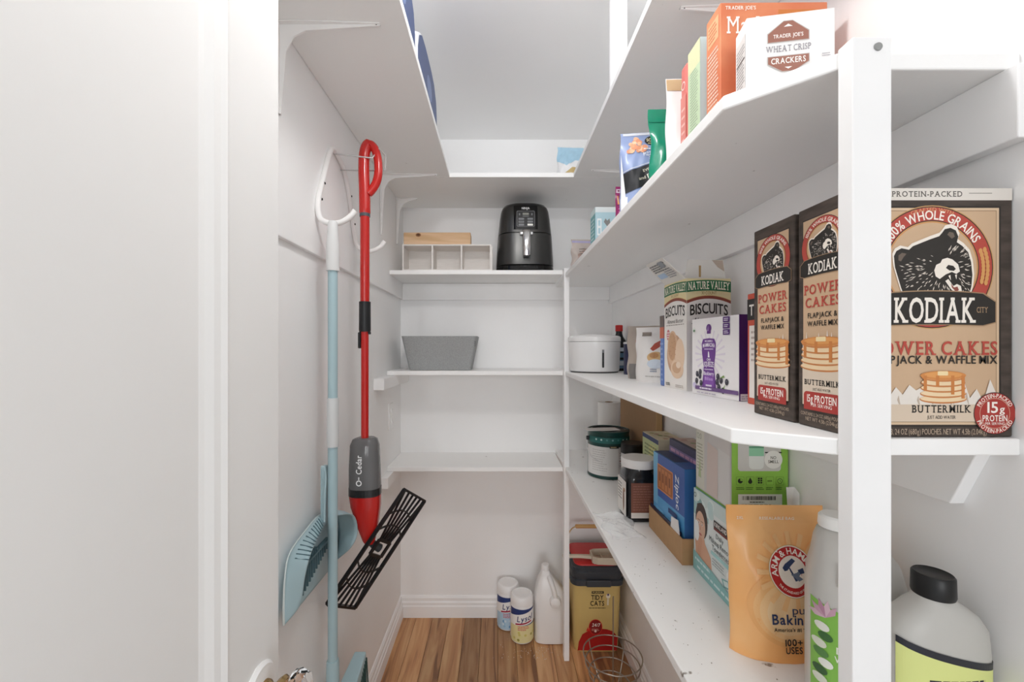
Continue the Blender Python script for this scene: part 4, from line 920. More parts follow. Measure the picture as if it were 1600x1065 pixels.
P.poly([(0.057, 0.082), (0.063, 0.082), (0.061, 0.093), (0.058, 0.095)], '#efeaf2').text('CHIA', 0.06, 0.0775, 0.005, '#f2eef4', wd=0.013, bold=1)
P.text('SQUEEZE', 0.06, 0.067, 0.0105, '#f2eef4', wd=0.032, bold=1, arch=0.001).lines(0.046, 0.055, 0.074, 0.058, 1, '#e0d6e6', 0.6, 0).text('Blackberry', 0.06, 0.048, 0.0075, '#f2eef4', wd=0.034, bold=1).text('Bliss', 0.06, 0.037, 0.007, '#c9a6de', wd=0.026, bold=1).lines(0.05, 0.02, 0.07, 0.025, 1, '#efe6f2', 0.7, 0)
for (x_, y_) in ((0.02, 0.045), (0.031, 0.05), (0.018, 0.03), (0.034, 0.026), (0.030, 0.041), (0.090, 0.043), (0.1, 0.036), (0.093, 0.022), (0.106, 0.016), (0.117, 0.034), (0.088, 0.032)):
    P.disc(x_, y_, 0.0052, '#3c3a44', ry=0.0066, n=14).disc(x_-0.0012, y_+0.002, 0.002, '#6b6975', n=8)
P.poly([(0.095, 0.04), (0.108, 0.047), (0.112, 0.043)], '#7fa05a').poly([(0.107, 0.022), (0.113, 0.03), (0.109, 0.019)], '#7fa05a')
for k in range(3): P.rrect(0.106, 0.128+0.0125*k, 0.126, 0.139+0.0125*k, 0.001, PUR).lines(0.109, 0.130+0.0125*k, 0.123, 0.137+0.0125*k, 2, '#e4dbe9', 0.5)
P.disc(0.010, 0.142, 0.0055, '#dfe3dc').disc(0.010, 0.14, 0.004, '#6f8f72', ry=0.0028, n=14).disc(0.011, 0.02, 0.006, '#c9c0dc')
P.rect(0.014, 0.0115, W_-0.0005, 0.0195, '#6a4f80').lines(0.03, 0.0135, 0.07, 0.0175, 1, '#e6dfec', 0.8, 0).lines(0.02, 0.003, 0.1, 0.008, 1, '#b7b0bd', 0.5)
P.build(t, f_left(0, 0.0755, 0))
P = Print(0.5); P.rect(0.002, 0.001, 0.098, 0.014, '#e6e2e8').lines(0.004, 0.003, 0.09, 0.011, 2, '#a79db0', 0.4); P.build(t, f_front(0, -0.0755, 0))

# biscuits box with open flaps
t = thing('biscuit_box', 'tall green and cream biscuits box with open top flaps', 'box', (0.447, 1.0, MID), 0.06)
NW, ND, NH = 0.108, 0.116, 0.267
mb = MB(); mb.loft([[(0, 0, 0.0003), (NW, 0, 0.0003), (NW, ND, 0.0003), (0, ND, 0.0003)], [(0, 0, NH), (NW, 0, NH), (NW, ND, NH), (0, ND, NH)], [(0.001, 0.001, NH), (NW-0.001, 0.001, NH), (NW-0.001, ND-0.001, NH), (0.001, ND-0.001, NH)], [(0.001, 0.001, 0.004), (NW-0.001, 0.001, 0.004), (NW-0.001, ND-0.001, 0.004), (0.001, ND-0.001, 0.004)]])
obj('carton', mb, mat('#e9e4dc', 0.55), t)
CREAM, NVG = '#e4d5a6', '#2a6b44'
def arcband(P, W_, y0, y1, sag, col):
    P._put([(W_*i/12, y-sag*(2*i/12-1)**2) for i in range(13) for y in (y0, y1)], [(2*i, 2*i+2, 2*i+3, 2*i+1) for i in range(12)], col)
def nv(W_, front):
    P = Print(0.5); H_ = NH
    P.rect(0.0003, 0.0003, W_-0.0003, H_-0.0003, '#eae6e1')
    P.rect(0.0003, 0.205, W_-0.0003, H_-0.0003, CREAM)
    arcband(P, W_, 0.19, 0.220, 0.012, '#eae6e1'); arcband(P, W_, 0.219, 0.226, 0.012, '#8d4434'); arcband(P, W_, 0.226, 0.2275, 0.012, '#d9b77c')
    arcband(P, W_, 0.238, 0.2635, 0.004, NVG)
    P.text('NATURE VALLEY', W_/2, 0.2478, 0.0185, '#efe9d5', wd=W_*0.94, bold=1, serif=True, gap=0.04, arch=0.003)
    P.text('30 COUNT', W_/2, 0.2325, 0.007, '#9a7a3e', wd=W_*0.34)
    P.text('BISCUITS', W_/2, 0.191, 0.025, '#2b2623', wd=W_*0.86, bold=1, arch=0.005, gap=0.08)
    P.text('Almond Butter', W_/2, 0.169, 0.0095, '#2b2623', wd=W_*0.72, slant=0.3, bold=1 if front else 0)
    P.lines(W_*0.1, 0.158, W_*0.9, 0.161, 1, '#8a8078', 0.5, 0)
    if not front:
        P.disc(W_*0.2, 0.135, 0.009, '#c9737a', ry=0.014).lines(W_*0.14, 0.126, W_*0.26, 0.144, 3, '#f0dede', 0.5)
        for (cx, cy, rx, ry, c_) in ((0.5, 0.085, 0.36, 0.05, '#c8a083'), (0.40, 0.10, 0.24, 0.045, '#d9b697'), (0.38, 0.105, 0.18, 0.035, '#caa07c'), (0.72, 0.085, 0.2, 0.04, '#e6c9ad'), (0.60, 0.05, 0.28, 0.024, '#e3c6aa'), (0.58, 0.053, 0.19, 0.014, '#cfa988'), (0.66, 0.06, 0.1, 0.008, '#ecd6c0')): P.disc(W_*cx, cy, W_*rx, c_, ry=ry)
        for k in range(26): P.disc(W_*random.uniform(0.24, 0.56), random.uniform(0.07, 0.135), 0.0014, '#b58a68', n=6)
        P.lines(W_*0.1, 0.006, W_*0.3, 0.014, 2, '#57504a', 0.6).lines(W_*0.55, 0.004, W_*0.95, 0.012, 2, '#a39a92', 0.4)
    return P
nv(NW, True).build(t, f_front(0, 0, 0), 'printed_front'); nv(ND, False).build(t, f_left(0, ND, 0), 'printed_side')
IN = mat('#dcd9d3', 0.6)
o = obj('top_flap', MB().prism([(0.004, NH), (NW-0.001, NH), (NW-0.008, NH+0.048), (0.012, NH+0.048)], ND*0.15, ND*0.15+0.0012, 'y'), IN, t)
P = Print(0.6); P.rect(NW*0.36, NH+0.006, NW*0.41, NH+0.034, '#a98a5e').poly([(NW*0.66, NH+0.047), (NW*0.91, NH+0.047), (NW*0.95, NH+0.02), (NW*0.8, NH+0.03)], '#b9a99a'); P.build(o, f_front(0, ND*0.15, 0), 'flap_slot')
fl = obj('side_flap', MB().loft([[(0, 0.004, NH), (0, ND-0.004, NH), (-0.055, ND-0.01, NH+0.05), (-0.055, 0.012, NH+0.05)], [(0.001, 0.004, NH+0.001), (0.001, ND-0.004, NH+0.001), (-0.054, ND-0.01, NH+0.051), (-0.054, 0.012, NH+0.051)]]), IN, t)
dd = Vector((-0.055, 0, 0.05)).normalized(); nn = Vector((-0.05, 0, -0.055)).normalized()
P = Print(0.6); P.rect(0.01, 0.02, 0.05, 0.035, '#a9c0da').lines(0.012, 0.04, 0.09, 0.066, 4, '#6a6a6c', 0.5).rect(0.06, 0.05, 0.085, 0.068, '#8d9298').lines(0.055, 0.015, 0.1, 0.04, 4, '#9a9a9e', 0.5)
P.build(fl, lambda u, v, o: tuple(Vector((0, ND-0.005-u, NH))+dd*v+nn*(o+0.0006)), 'flap_print')
o = obj('back_flap', MB().prism([(0.0, NH), (NW-0.004, NH), (NW-0.01, NH+0.02), (0.006, NH+0.02)], ND-0.002, ND-0.0008, 'y'), mat('#b08a63', 0.7), t)

# slim blue pack with orange top, and a white snack pouch
t, hx, hy = carton('snack_pack', 'slim blue pack with orange band left of the biscuits box', 'pack', 0.443, 0.49, 1.127, 1.155, MID, 0.190, mat('#5b7cc0', 0.35), bevel=0.004)
P = Print(0.35); P.rect(0.0, 0.128, 0.047, 0.158, '#c9603a').rect(0, 0.158, 0.047, 0.189, '#6f5f55').lines(0.003, 0.135, 0.044, 0.151, 2, '#7a3f28', 0.5).lines(0.003, 0.01, 0.044, 0.12, 9, '#93a9d8', 0.4).disc(0.012, 0.115, 0.004, '#e9b6a8').disc(0.03, 0.115, 0.004, '#e9b6a8'); P.build(t, f_front(-hx, -hy, 0))
P = Print(0.35); P.rect(0.0, 0.128, 0.028, 0.158, '#c9603a').rect(0, 0.158, 0.028, 0.189, '#5d4c42').lines(0.003, 0.01, 0.025, 0.12, 8, '#93a9d8', 0.4); P.build(t, f_left(-hx, hy, 0))
t = thing('snack_pouch', 'white pouch with a bowl picture beside the blue pack', 'pouch', (0.478, 1.27, MID), -0.75)
fn = pouch(t, 0.13, 0.165, 0.05, mat('#e4e1de', 0.35), seed=23, wob=0.002)
P = Print(0.35); P.poly([(0.05, 0.1), (0.062, 0.115), (0.09, 0.13), (0.08, 0.105), (0.06, 0.093)], '#b0503f').disc(0.07, 0.075, 0.026, '#cba878', ry=0.016).disc(0.065, 0.08, 0.014, '#b98a5c', ry=0.008).disc(0.07, 0.055, 0.025, '#c9d3de', ry=0.014).lines(0.055, 0.03, 0.08, 0.042, 2, '#8a93a6', 0.5).lines(0.04, 0.015, 0.1, 0.02, 1, '#b5b0aa', 0.5).rect(0.02, 0.138, 0.05, 0.15, '#8b8178', 3); P.build(t, fn)
t = thing('snack_pouch', 'dark grey and tan pouch tucked behind the white pouch', 'pouch', (0.485, 1.40, MID), -0.6)
fn = pouch(t, 0.11, 0.175, 0.045, mat('#b3a79c', 0.4), seed=29, wob=0.003)
P = Print(0.4); P.rect(0.01, 0.0, 0.045, 0.05, '#7d7a78', 4).lines(0.045, 0.14, 0.095, 0.16, 2, '#57493d', 0.5).rect(0.03, 0.12, 0.08, 0.13, '#b77f66', 4); P.build(t, fn)

# navy tin, bottle with red cap, white pet fountain
t = thing('tin', 'navy and white round tin beside the dark bottle', 'tin', (0.535, 1.64, MID))
obj('body', MB().lathe([(0, 0.0005), (0.045, 0.0005), (0.045, 0.118), (0, 0.118)], 36), mat('#24274f', 0.35), t, 40)
obj('lid', MB().lathe([(0, 0.1182), (0.0462, 0.1182), (0.0462, 0.124), (0.044, 0.126), (0, 0.126)], 36), mat('#dcdcdc', 0.3), t, 40)
P = Print(0.4); P.rect(0.005, 0.002, 0.09, 0.117, '#dfdde0', 14); P.lines(0.008, 0.05, 0.06, 0.11, 6, '#6f6a72', 0.3).disc(0.03, 0.025, 0.018, '#8a6a5c').rect(-0.03, 0.01, -0.015, 0.016, '#e8e8ea').rect(-0.03, 0.04, -0.022, 0.052, '#b8c2dd'); P.build(t, f_cyl(0.045, -0.25, 0))
t = thing('bottle', 'dark bottle with red cap beside the white pet fountain', 'bottle', (0.549, 1.915, MID))
obj('body', MB().lathe([(0, 0.0005), (0.030, 0.0005), (0.033, 0.004), (0.033, 0.115), (0.030, 0.135), (0.018, 0.155), (0.0145, 0.168), (0.0145, 0.178), (0, 0.178)], 32), mat('#17181c', 0.15), t, 40)
obj('cap', MB().lathe([(0, 0.1785), (0.0165, 0.1785), (0.0165, 0.203), (0.015, 0.206), (0, 0.206)], 24), mat('#c2201d', 0.35), t, 40)
P = Print(0.4); P.rect(-0.04, 0.012, 0.04, 0.105, '#5d7f9a', 10).rect(-0.04, 0.05, 0.04, 0.06, '#16181d', 8).rect(-0.04, 0.08, 0.04, 0.087, '#16181d', 8).rect(-0.012, 0.088, 0.012, 0.104, '#d5dfe8', 4).rect(-0.02, 0.025, 0.02, 0.045, '#cfd8e0', 4); P.build(t, f_cyl(0.033, 0, 0))
t = thing('pet_fountain', 'round white lidded water fountain with dark level window', 'fountain', (0.410, 1.80, MID))
FW = mat('#ececec', 0.25, name='glossy_white')
obj('foot', MB().lathe([(0, 0.0003), (0.098, 0.0003), (0.100, 0.006), (0, 0.006)], 56), mat('#4a4a4a', 0.4), t, 40)
obj('tank', MB().lathe([(0, 0.006), (0.099, 0.006), (0.104, 0.012), (0.108, 0.12), (0.108, 0.128), (0, 0.128)], 56), FW, t, 40)
obj('lid', MB().lathe([(0, 0.1295), (0.109, 0.1295), (0.1095, 0.134), (0.109, 0.147), (0.104, 0.152), (0.06, 0.160), (0.03, 0.159), (0, 0.157)], 56), FW, t, 40)
P = Print(0.2); P.poly([(p[0], p[1]) for p in rrect(0.012, 0.065, 0.0042, 0.042, 0.004, 4)], '#3c3c3e').rect(0.0092, 0.083, 0.0148, 0.1, '#8f9194').rect(0.008, 0.05, 0.016, 0.0515, '#55565a'); P.build(t, f_cyl(0.1066, 0, 0))

# ---------------- lower right shelf
t = thing('paper_roll', 'white paper towel roll standing in the back right corner', 'paper roll', (0.527, 2.005, LOW))
obj('paper', MB().loft([[(0.052*math.cos(a_), 0.052*math.sin(a_), 0.0005) for a_ in [2*PI*k/40 for k in range(40)]], [(0.052*math.cos(a_), 0.052*math.sin(a_), 0.264) for a_ in [2*PI*k/40 for k in range(40)]], [(0.02*math.cos(a_), 0.02*math.sin(a_), 0.264) for a_ in [2*PI*k/40 for k in range(40)]], [(0.02*math.cos(a_), 0.02*math.sin(a_), 0.2)  for a_ in [2*PI*k/40 for k in range(40)]]]), mat('#eeedeb', 0.9, bump=0.3, bscale=400), t, 40)
obj('core', MB().lathe([(0.0195, 0.20), (0.0195, 0.2638), (0.018, 0.2638), (0.018, 0.20)], 28), mat('#a5825c', 0.8), t, 40)
t = thing('cardboard_sheet', 'tall brown cardboard box leaning flat against the right wall', 'cardboard', (0.556, 1.483, LOW))
KB = mat('#a68462', 0.8, noise=0.08, nscale=40, stretch=(1, 6, 1), name='corrugated_brown')
obj('panel', MB().box(0, 0.018, 0, 0.435, 0.0005, 0.31), KB, t, bevel=0.001)
obj('fold', MB().box(-0.0015, 0.019, -0.004, -0.0005, 0.0005, 0.31), mat('#b9986f', 0.8), t)

t = thing('paint_can', 'green paint can with white label and drips on the lid', 'can', (0.455, 1.742, LOW))
PG = mat('#1f4a46', 0.3, noise=0.3, nscale=18, name='dark_green_tin'); R_ = 0.083
obj('body', MB().lathe([(0, 0.0005), (R_-0.003, 0.0005), (R_+0.0015, 0.003), (R_+0.0015, 0.008), (R_, 0.010), (R_, 0.178), (R_+0.0015, 0.180), (R_+0.0015, 0.187), (R_-0.004, 0.188), (R_-0.006, 0.182), (0, 0.182)], 56), PG, t, 40)
P = Print(0.55); P.rect(-0.12, 0.014, 0.12, 0.128, '#dfdedc', 26).lines(-0.08, 0.03, -0.015, 0.118, 10, '#b5b2af', 0.25).rect(0.028, 0.016, 0.075, 0.126, '#cfcac8', 10).lines(0.034, 0.05, 0.07, 0.11, 6, '#a09a9a', 0.35).rect(0.034, 0.072, 0.06, 0.076, '#8a3a44', 3).rect(-0.006, 0.124, 0.03, 0.134, '#26231f', 5).lines(-0.002, 0.126, 0.026, 0.132, 1, '#c8b890', 0.6)
P.rect(-0.10, 0.142, 0.11, 0.165, '#2c6a66', 22)
for k in range(7): P.disc(-0.06+0.022*k, 0.156, 0.004, random.choice(['#7fb0b0', '#4f8c8a', '#bcd6d4']), n=10)
P.build(t, f_cyl(R_, -0.12, 0))
obj('lid', MB().lathe([(0, 0.1825), (R_-0.008, 0.1825), (R_-0.010, 0.186), (R_-0.016, 0.187), (R_-0.018, 0.184), (0, 0.184)], 48), mat('#141b1b', 0.3), t, 40)
ear = obj('ear', MB().lathe([(0, 0), (0.009, 0), (0.008, 0.008), (0, 0.009)], 16, ax='x'), mat('#191b1b', 0.4), t, loc=(-R_-0.001, -0.01, 0.152)); ear.rotation_euler = (0, 0, PI)
obj('bail_wire', MB().tube(smooth_path([(-R_-0.006, -0.012, 0.152), (-R_-0.008, -0.02, 0.12), (-R_+0.004, -0.045, 0.085), (-R_+0.028, -0.064, 0.07)], 5), 0.0014, 6), WIRE, t, 60)
t = thing('paper_scrap', 'thin white card lying on the paint can lid', 'card', (0.437, 1.722, LOW+0.1886), 0.1)
obj('card', MB().grid(lambda a_, b_: (-0.085+0.135*a_, -0.035+0.06*b_, 0.0005+0.004*(a_-0.5)**2), 8, 4), mat('#e6e4e2', 0.7), t).modifiers.new('thick', 'SOLIDIFY').thickness = 0.001

t = thing('jar', 'small white jar with black lid behind the big dark jar', 'jar', (0.512, 1.60, LOW))
obj('body', MB().lathe([(0, 0.0005), (0.042, 0.0005), (0.044, 0.004), (0.044, 0.118), (0.040, 0.124), (0, 0.124)], 36), mat('#dedcda', 0.35), t, 40)
obj('lid', MB().lathe([(0, 0.1245), (0.0455, 0.1245), (0.0455, 0.158), (0.042, 0.162), (0, 0.162)], 36), mat('#131414', 0.35), t, 40)
P = Print(0.4); P.lines(-0.03, 0.03, 0.03, 0.1, 6, '#9a9494', 0.3); P.build(t, f_cyl(0.044, -0.15, 0))
t = thing('jar', 'large dark square jar with a broad white lid', 'jar', (0.4345, 1.305, LOW))
obj('body', MB().loft([superel(0.045, 0.045, 0.0005, 4.5), superel(0.05, 0.05, 0.006, 4.5), superel(0.051, 0.051, 0.125, 4.5), superel(0.049, 0.049, 0.136, 4), superel(0.044, 0.044, 0.148, 2.4), superel(0.044, 0.044, 0.156, 2)]), mat('#1c1d20', 0.1, name='dark_clear_plastic'), t, 40)
obj('lid', MB().lathe([(0, 0.1565), (0.051, 0.1565), (0.0525, 0.159), (0.0525, 0.178), (0.050, 0.182), (0, 0.182)], 44), mat('#e9e7e5', 0.35), t, 40)
P = Print(0.4); P.rect(0.006, 0.014, 0.09, 0.118, '#e3dfd9').lines(0.012, 0.05, 0.05, 0.105, 6, '#3d3835', 0.35).disc(0.066, 0.06, 0.008, '#a67c58', ry=0.035).disc(0.068, 0.06, 0.005, '#6d4c34', ry=0.028).disc(0.075, 0.09, 0.006, '#a67c58'); P.build(t, f_left(-0.0512, 0.048, 0))
P = Print(0.4); P.rect(0.006, 0.03, 0.084, 0.118, '#7d4f41').rect(0.006, 0.014, 0.084, 0.03, '#ded8d2').lines(0.012, 0.035, 0.078, 0.112, 10, '#96685a', 0.4); P.build(t, f_front(-0.045, -0.0512, 0))

t, hx, hy = carton('food_bag_box', 'pale green and navy carton behind the blue zipper bag box', 'box', 0.4905, 0.570, 1.290, 1.430, LOW, 0.238, mat('#c9bfa8', 0.5))
P = Print(0.5); P.rect(0.0, 0.0, 0.14, 0.222, '#b9c48e').rect(0, 0.222, 0.14, 0.236, '#2d3763').rect(0.06, 0.15, 0.12, 0.21, '#d3cf8c').lines(0.02, 0.15, 0.13, 0.21, 5, '#7e8a5c', 0.5); P.build(t, f_left(-hx, hy, 0))
P = Print(0.5); P.rect(0.002, 0.002, 0.077, 0.138, '#cdc3a6'); 
for k in range(12): P.disc(random.uniform(0.012, 0.068), random.uniform(0.012, 0.128), 0.008, random.choice(['#a9a06c', '#8d9960', '#d9cfae', '#b98a78']), n=10)
P.build(t, f_top(-hx, -hy, 0.238))
t, hx, hy = carton('food_bag_box', 'pink and navy topped carton beside the blue zipper bag box', 'box', 0.498, 0.566, 1.013, 1.226, LOW+0.0032, 0.255, mat('#4c4a66', 0.5))
P = Print(0.5); P.rect(0.003, 0.003, 0.065, 0.21, '#cbb0a6').rect(0.003, 0.003, 0.01, 0.21, '#2c2f4c')
for k in range(16): P.disc(random.uniform(0.018, 0.057), random.uniform(0.03, 0.195), 0.008, random.choice(['#b98f86', '#d9c7b6', '#8f9a6e', '#c4a08f']), n=10)
P.build(t, f_top(-hx, -hy, 0.255))
P = Print(0.5); P.rect(0, 0.0, 0.213, 0.235, '#8b7aa8').lines(0.01, 0.2, 0.19, 0.235, 2, '#d5a8c9', 0.5); P.build(t, f_left(-hx, hy, 0))

t = thing('cardboard_tray', 'low open brown cardboard tray under the blue zipper bag box', 'tray', (0.44, 1.0085, LOW))
mb = MB().box(0, 0.13, 0, 0.2215, 0.0004, 0.003).box(0, 0.003, 0, 0.2215, 0.003, 0.062).box(0.127, 0.13, 0, 0.2215, 0.003, 0.062).box(0.003, 0.127, 0, 0.003, 0.003, 0.062).box(0.003, 0.127, 0.2185, 0.2215, 0.003, 0.062)
obj('tray', mb, mat('#b9936a', 0.8, noise=0.06, nscale=50, name='kraft_board'), t)
obj('liner', MB().box(0.0032, 0.006, 0.02, 0.218, 0.004, 0.07), mat('#1b2044', 0.3), t)
obj('receipt', MB().prism([(0.02, 0.058), (0.075, 0.058), (0.07, 0.09), (0.03, 0.095)], 0.0025, 0.0035, 'x'), mat('#e9e7e6', 0.6), t)
t = thing('zipper_bag_box', 'blue zipper storage bag box standing in the cardboard tray', 'box', (0.449, 1.118, LOW+0.0032), 0.03)
obj('carton', MB().box(0, 0.045, -0.096, 0.092, 0.0003, 0.222), mat('#3c6fb0', 0.4), t, bevel=0.001)
P = Print(0.4); P.rect(0.0005, 0.0005, 0.1875, 0.105, '#5aa3d6').rect(0.0005, 0.105, 0.1875, 0.2215, '#3a5fa8').rect(0.0005, 0.08, 0.03, 0.2215, '#77b8df')
P.rrect(0.028, 0.125, 0.125, 0.195, 0.004, '#d98f5c').rrect(0.031, 0.128, 0.122, 0.192, 0.003, '#a8663c')
for k in range(4): P.rect(0.036+0.021*k, 0.133, 0.051+0.021*k, 0.186, '#c98350').rect(0.039+0.021*k, 0.15, 0.048+0.021*k, 0.175, '#8d5432')
P.text('Ziploc', 0.152, 0.155, 0.020, '#eef3fa', wd=0.085, bold=1, rot=-PI/2+0.06, slant=0.15)
P.rrect(0.02, 0.03, 0.07, 0.075, 0.004, '#6fb4e2').rrect(0.08, 0.02, 0.14, 0.07, 0.004, '#6fb4e2').lines(0.025, 0.035, 0.065, 0.07, 3, '#bfe0f4', 0.4).lines(0.085, 0.025, 0.135, 0.065, 4, '#bfe0f4', 0.4).rect(0.1, 0.085, 0.15, 0.097, '#1e3f78')
P.build(t, f_left(0, 0.092, 0))
P = Print(0.4); P.rect(0, 0, 0.045, 0.05, '#3a5fa8').rect(0.004, 0.06, 0.04, 0.185, '#24365f'); P.build(t, f_top(0, -0.096, 0.2223))

# makeup remover box and green box on top
t = thing('towelette_box', 'mint and white towelette box with a woman\'s face printed on it', 'box', (0.4645, 0.797, LOW))
MT = '#8fc2c1'; LW, LH = 0.204, 0.190
obj('carton', MB().box(0, 0.112, 0, LW, 0.0003, LH), mat(MT, 0.5), t, bevel=0.001)
P = Print(0.5); P.rect(0.0004, 0.0004, LW-0.0004, LH-0.0004, '#dfe6e5').rect(0.0004, 0.13, 0.07, LH-0.0004, '#a9cccb').rect(0.0004, 0.16, LW-0.0004, LH-0.0004, '#cfdfdd')
for k in range(10): P.disc(random.uniform(0.01, 0.09), random.uniform(0.15, 0.18), 0.012, random.choice(['#8db4b5', '#c3dbda', '#dcebe9']), n=14)
P.disc(0.038, 0.125, 0.028, '#4a3b35', ry=0.040, n=28).poly([(0.012, 0.04), (0.085, 0.036), (0.08, 0.06), (0.055, 0.08), (0.045, 0.1), (0.02, 0.1), (0.008, 0.07)], '#d9a98c')
P.disc(0.034, 0.112, 0.022, '#dcb49a', ry=0.033, n=28).poly([(0.014, 0.13), (0.028, 0.146), (0.045, 0.147), (0.056, 0.13), (0.06, 0.15), (0.04, 0.166), (0.018, 0.158)], '#4a3b35')
P.disc(0.016, 0.095, 0.012, '#eef0ef', ry=0.024, n=20)
for ex in (0.026, 0.042): P.disc(ex, 0.117, 0.0045, '#f0e8e2', ry=0.0022, n=12).disc(ex, 0.117, 0.0018, '#4b3a30', n=10).rect(ex-0.006, 0.123, ex+0.006, 0.1243, '#5a4438')
P.poly([(0.033, 0.115), (0.036, 0.103), (0.031, 0.102)], '#c9977c').disc(0.034, 0.093, 0.007, '#b96a63', ry=0.0026, n=14)
P.poly([(0.02, 0.05), (0.036, 0.045), (0.044, 0.085), (0.03, 0.088)], '#d3a083')
P.rect(0.094, 0.130, 0.148, 0.150, '#3b2f2b').rect(0.094, 0.130, 0.148, 0.135, '#7a3430').text('KIRKLAND', 0.121, 0.1425, 0.009, '#efe9e4', wd=0.048, bold=1)
P.text('Daily', 0.118, 0.119, 0.010, '#3d4a4c', wd=0.03).text('Makeup Remover', 0.122, 0.104, 0.011, '#3d4a4c', wd=0.094).text('Towelettes', 0.120, 0.089, 0.011, '#3d4a4c', wd=0.066)
P.rrect(0.082, 0.072, 0.158, 0.08, 0.002, '#a7d3d3').lines(0.088, 0.05, 0.14, 0.068, 3, '#9fa9aa', 0.35).lines(0.15, 0.142, 0.19, 0.158, 2, '#7d8b8c', 0.35)
P.poly([(0.125, 0.042), (0.155, 0.05), (0.165, 0.036), (0.135, 0.028)], '#7fb1b0').poly([(0.132, 0.041), (0.15, 0.046), (0.156, 0.037), (0.138, 0.032)], '#d5e6e4')
for k in range(9): P.disc(random.uniform(0.15, 0.19), random.uniform(0.03, 0.075), 0.011, random.choice(['#f1f4f3', '#c4d3d3', '#e3ebea', '#a8bdbd']), n=14)
P.poly([(0.0004, 0.0004), (LW-0.0004, 0.0004), (LW-0.0004, 0.02), (0.0004, 0.045)], MT).lines(0.02, 0.008, 0.19, 0.018, 1, '#d9ecec', 0.5).lines(0.01, 0.024, 0.1, 0.034, 1, '#d9ecec', 0.5)
P.ring(0.01, 0.176, 0.004, 0.0055, '#3f5a5c'); P.build(t, f_left(0, LW, 0))
obj('lid_flap', MB().loft([[(0.088, 0.006, LH), (0.116, 0.016, LH), (0.1175, 0.018, LH+0.048), (0.105, 0.014, LH+0.062), (0.088, 0.012, LH+0.062)], [(0.088, 0.007, LH), (0.116, 0.017, LH), (0.1175, 0.019, LH+0.048), (0.105, 0.015, LH+0.062), (0.088, 0.013, LH+0.062)]]), mat('#dfe0df', 0.6), t)
t = thing('container_box', 'lime green and grey container box stacked on the towelette box', 'box', (0.4685, 0.846, LOW+LH+0.0003))
GW, GH = 0.152, 0.185
obj('carton', MB().box(0, 0.113, 0, GW, 0.0003, GH), mat('#8cbf4b', 0.5), t, bevel=0.001)
P = Print(0.5); P.rect(0.0004, 0.003, GW-0.0004, GH, '#cfcdca').rect(0.0004, 0.006, 0.04, GH, '#dad9cd').text('8', 0.013, 0.152, 0.026, '#7d8a66', wd=0.015, bold=0).text('120', 0.016, 0.125, 0.013, '#9aa08c', wd=0.022).lines(0.006, 0.045, 0.036, 0.11, 9, '#a9a994', 0.4).poly([(0.012, 0.03), (0.02, 0.08), (0.026, 0.03)], '#b7c69a')
P.poly([(0.05, 0.006), (0.055, 0.12), (0.1, 0.11), (0.098, 0.006)], '#d8c9c2').poly([(0.1, 0.006), (0.1, 0.15), (0.148, 0.145), (0.148, 0.006)], '#dbdad8').poly([(0.06, 0.12), (0.075, 0.175), (0.14, 0.17), (0.148, 0.11)], '#d5d2d0').rect(0.0004, 0.0004, GW, 0.003, '#8cbf4b'); P.build(t, f_left(0, GW, 0))
P = Print(0.5)
P.rrect(0.012, 0.082, 0.098, 0.175, 0.006, '#c8c6c2').rrect(0.034, 0.086, 0.064, 0.15, 0.008, '#d9dcd8').rect(0.034, 0.112, 0.064, 0.128, '#8fc7a4').rect(0.034, 0.128, 0.064, 0.132, '#5e9a78').rect(0.066, 0.118, 0.1, 0.1205, '#2d2b2a')
P.disc(0.083, 0.105, 0.018, '#e6e4df').text('NO', 0.083, 0.109, 0.006, '#55534e', wd=0.011, bold=1).text('SMELL', 0.083, 0.101, 0.006, '#55534e', wd=0.021, bold=1)
for k in range(5):
    x_ = 0.0165+0.0198*k; P.rrect(x_-0.008, 0.054, x_+0.008, 0.071, 0.002, '#6f9a3a').rrect(x_-0.0072, 0.0548, x_+0.0072, 0.0702, 0.0018, '#8cbf4b'); P.lines(x_-0.008, 0.044, x_+0.008, 0.051, 2, '#557a2c', 0.5)
P.disc(0.0165, 0.0625, 0.005, '#1f2416', n=18).poly([(0.0165, 0.0625), (0.0225, 0.0625), (0.0165, 0.0685)], '#8cbf4b')
P.disc(0.0363, 0.061, 0.0042, '#1f2416', n=18).poly([(0.0325, 0.0625), (0.0363, 0.0695), (0.0401, 0.0625)], '#1f2416')
for i in range(3):
    for j in range(2): P.rect(0.0515+0.005*j, 0.0575+0.0042*i, 0.0555+0.005*j, 0.0607+0.0042*i, '#1f2416')
P.lines(0.0705, 0.0605, 0.0812, 0.0645, 1, '#5b7c33', 0.7)
P.ring(0.0957, 0.0625, 0.0042, 0.0052, '#1f2416').poly([(0.0953, 0.0625), (0.0953, 0.0655), (0.0961, 0.0655), (0.0961, 0.0625), (0.098, 0.0625), (0.098, 0.0617), (0.0953, 0.0617)], '#1f2416')
P.rect(0.012, 0.004, 0.1, 0.036, '#ebe9e6'); x_ = 0.02
while x_ < 0.087:
    w_ = random.choice([0.0006, 0.0011, 0.0017]); P.rect(x_, 0.0245, x_+w_, 0.0325, '#26241f'); x_ += w_+random.choice([0.0007, 0.0012])
P.lines(0.035, 0.019, 0.07, 0.022, 1, '#5a5752', 0.6).lines(0.018, 0.0135, 0.094, 0.017, 1, '#5a5752', 0.5).text('New', 0.022, 0.0085, 0.003, '#5a5752', wd=0.007).text('Made in PRC', 0.083, 0.0085, 0.003, '#5a5752', wd=0.022)
P.build(t, f_front(0, 0, 0))

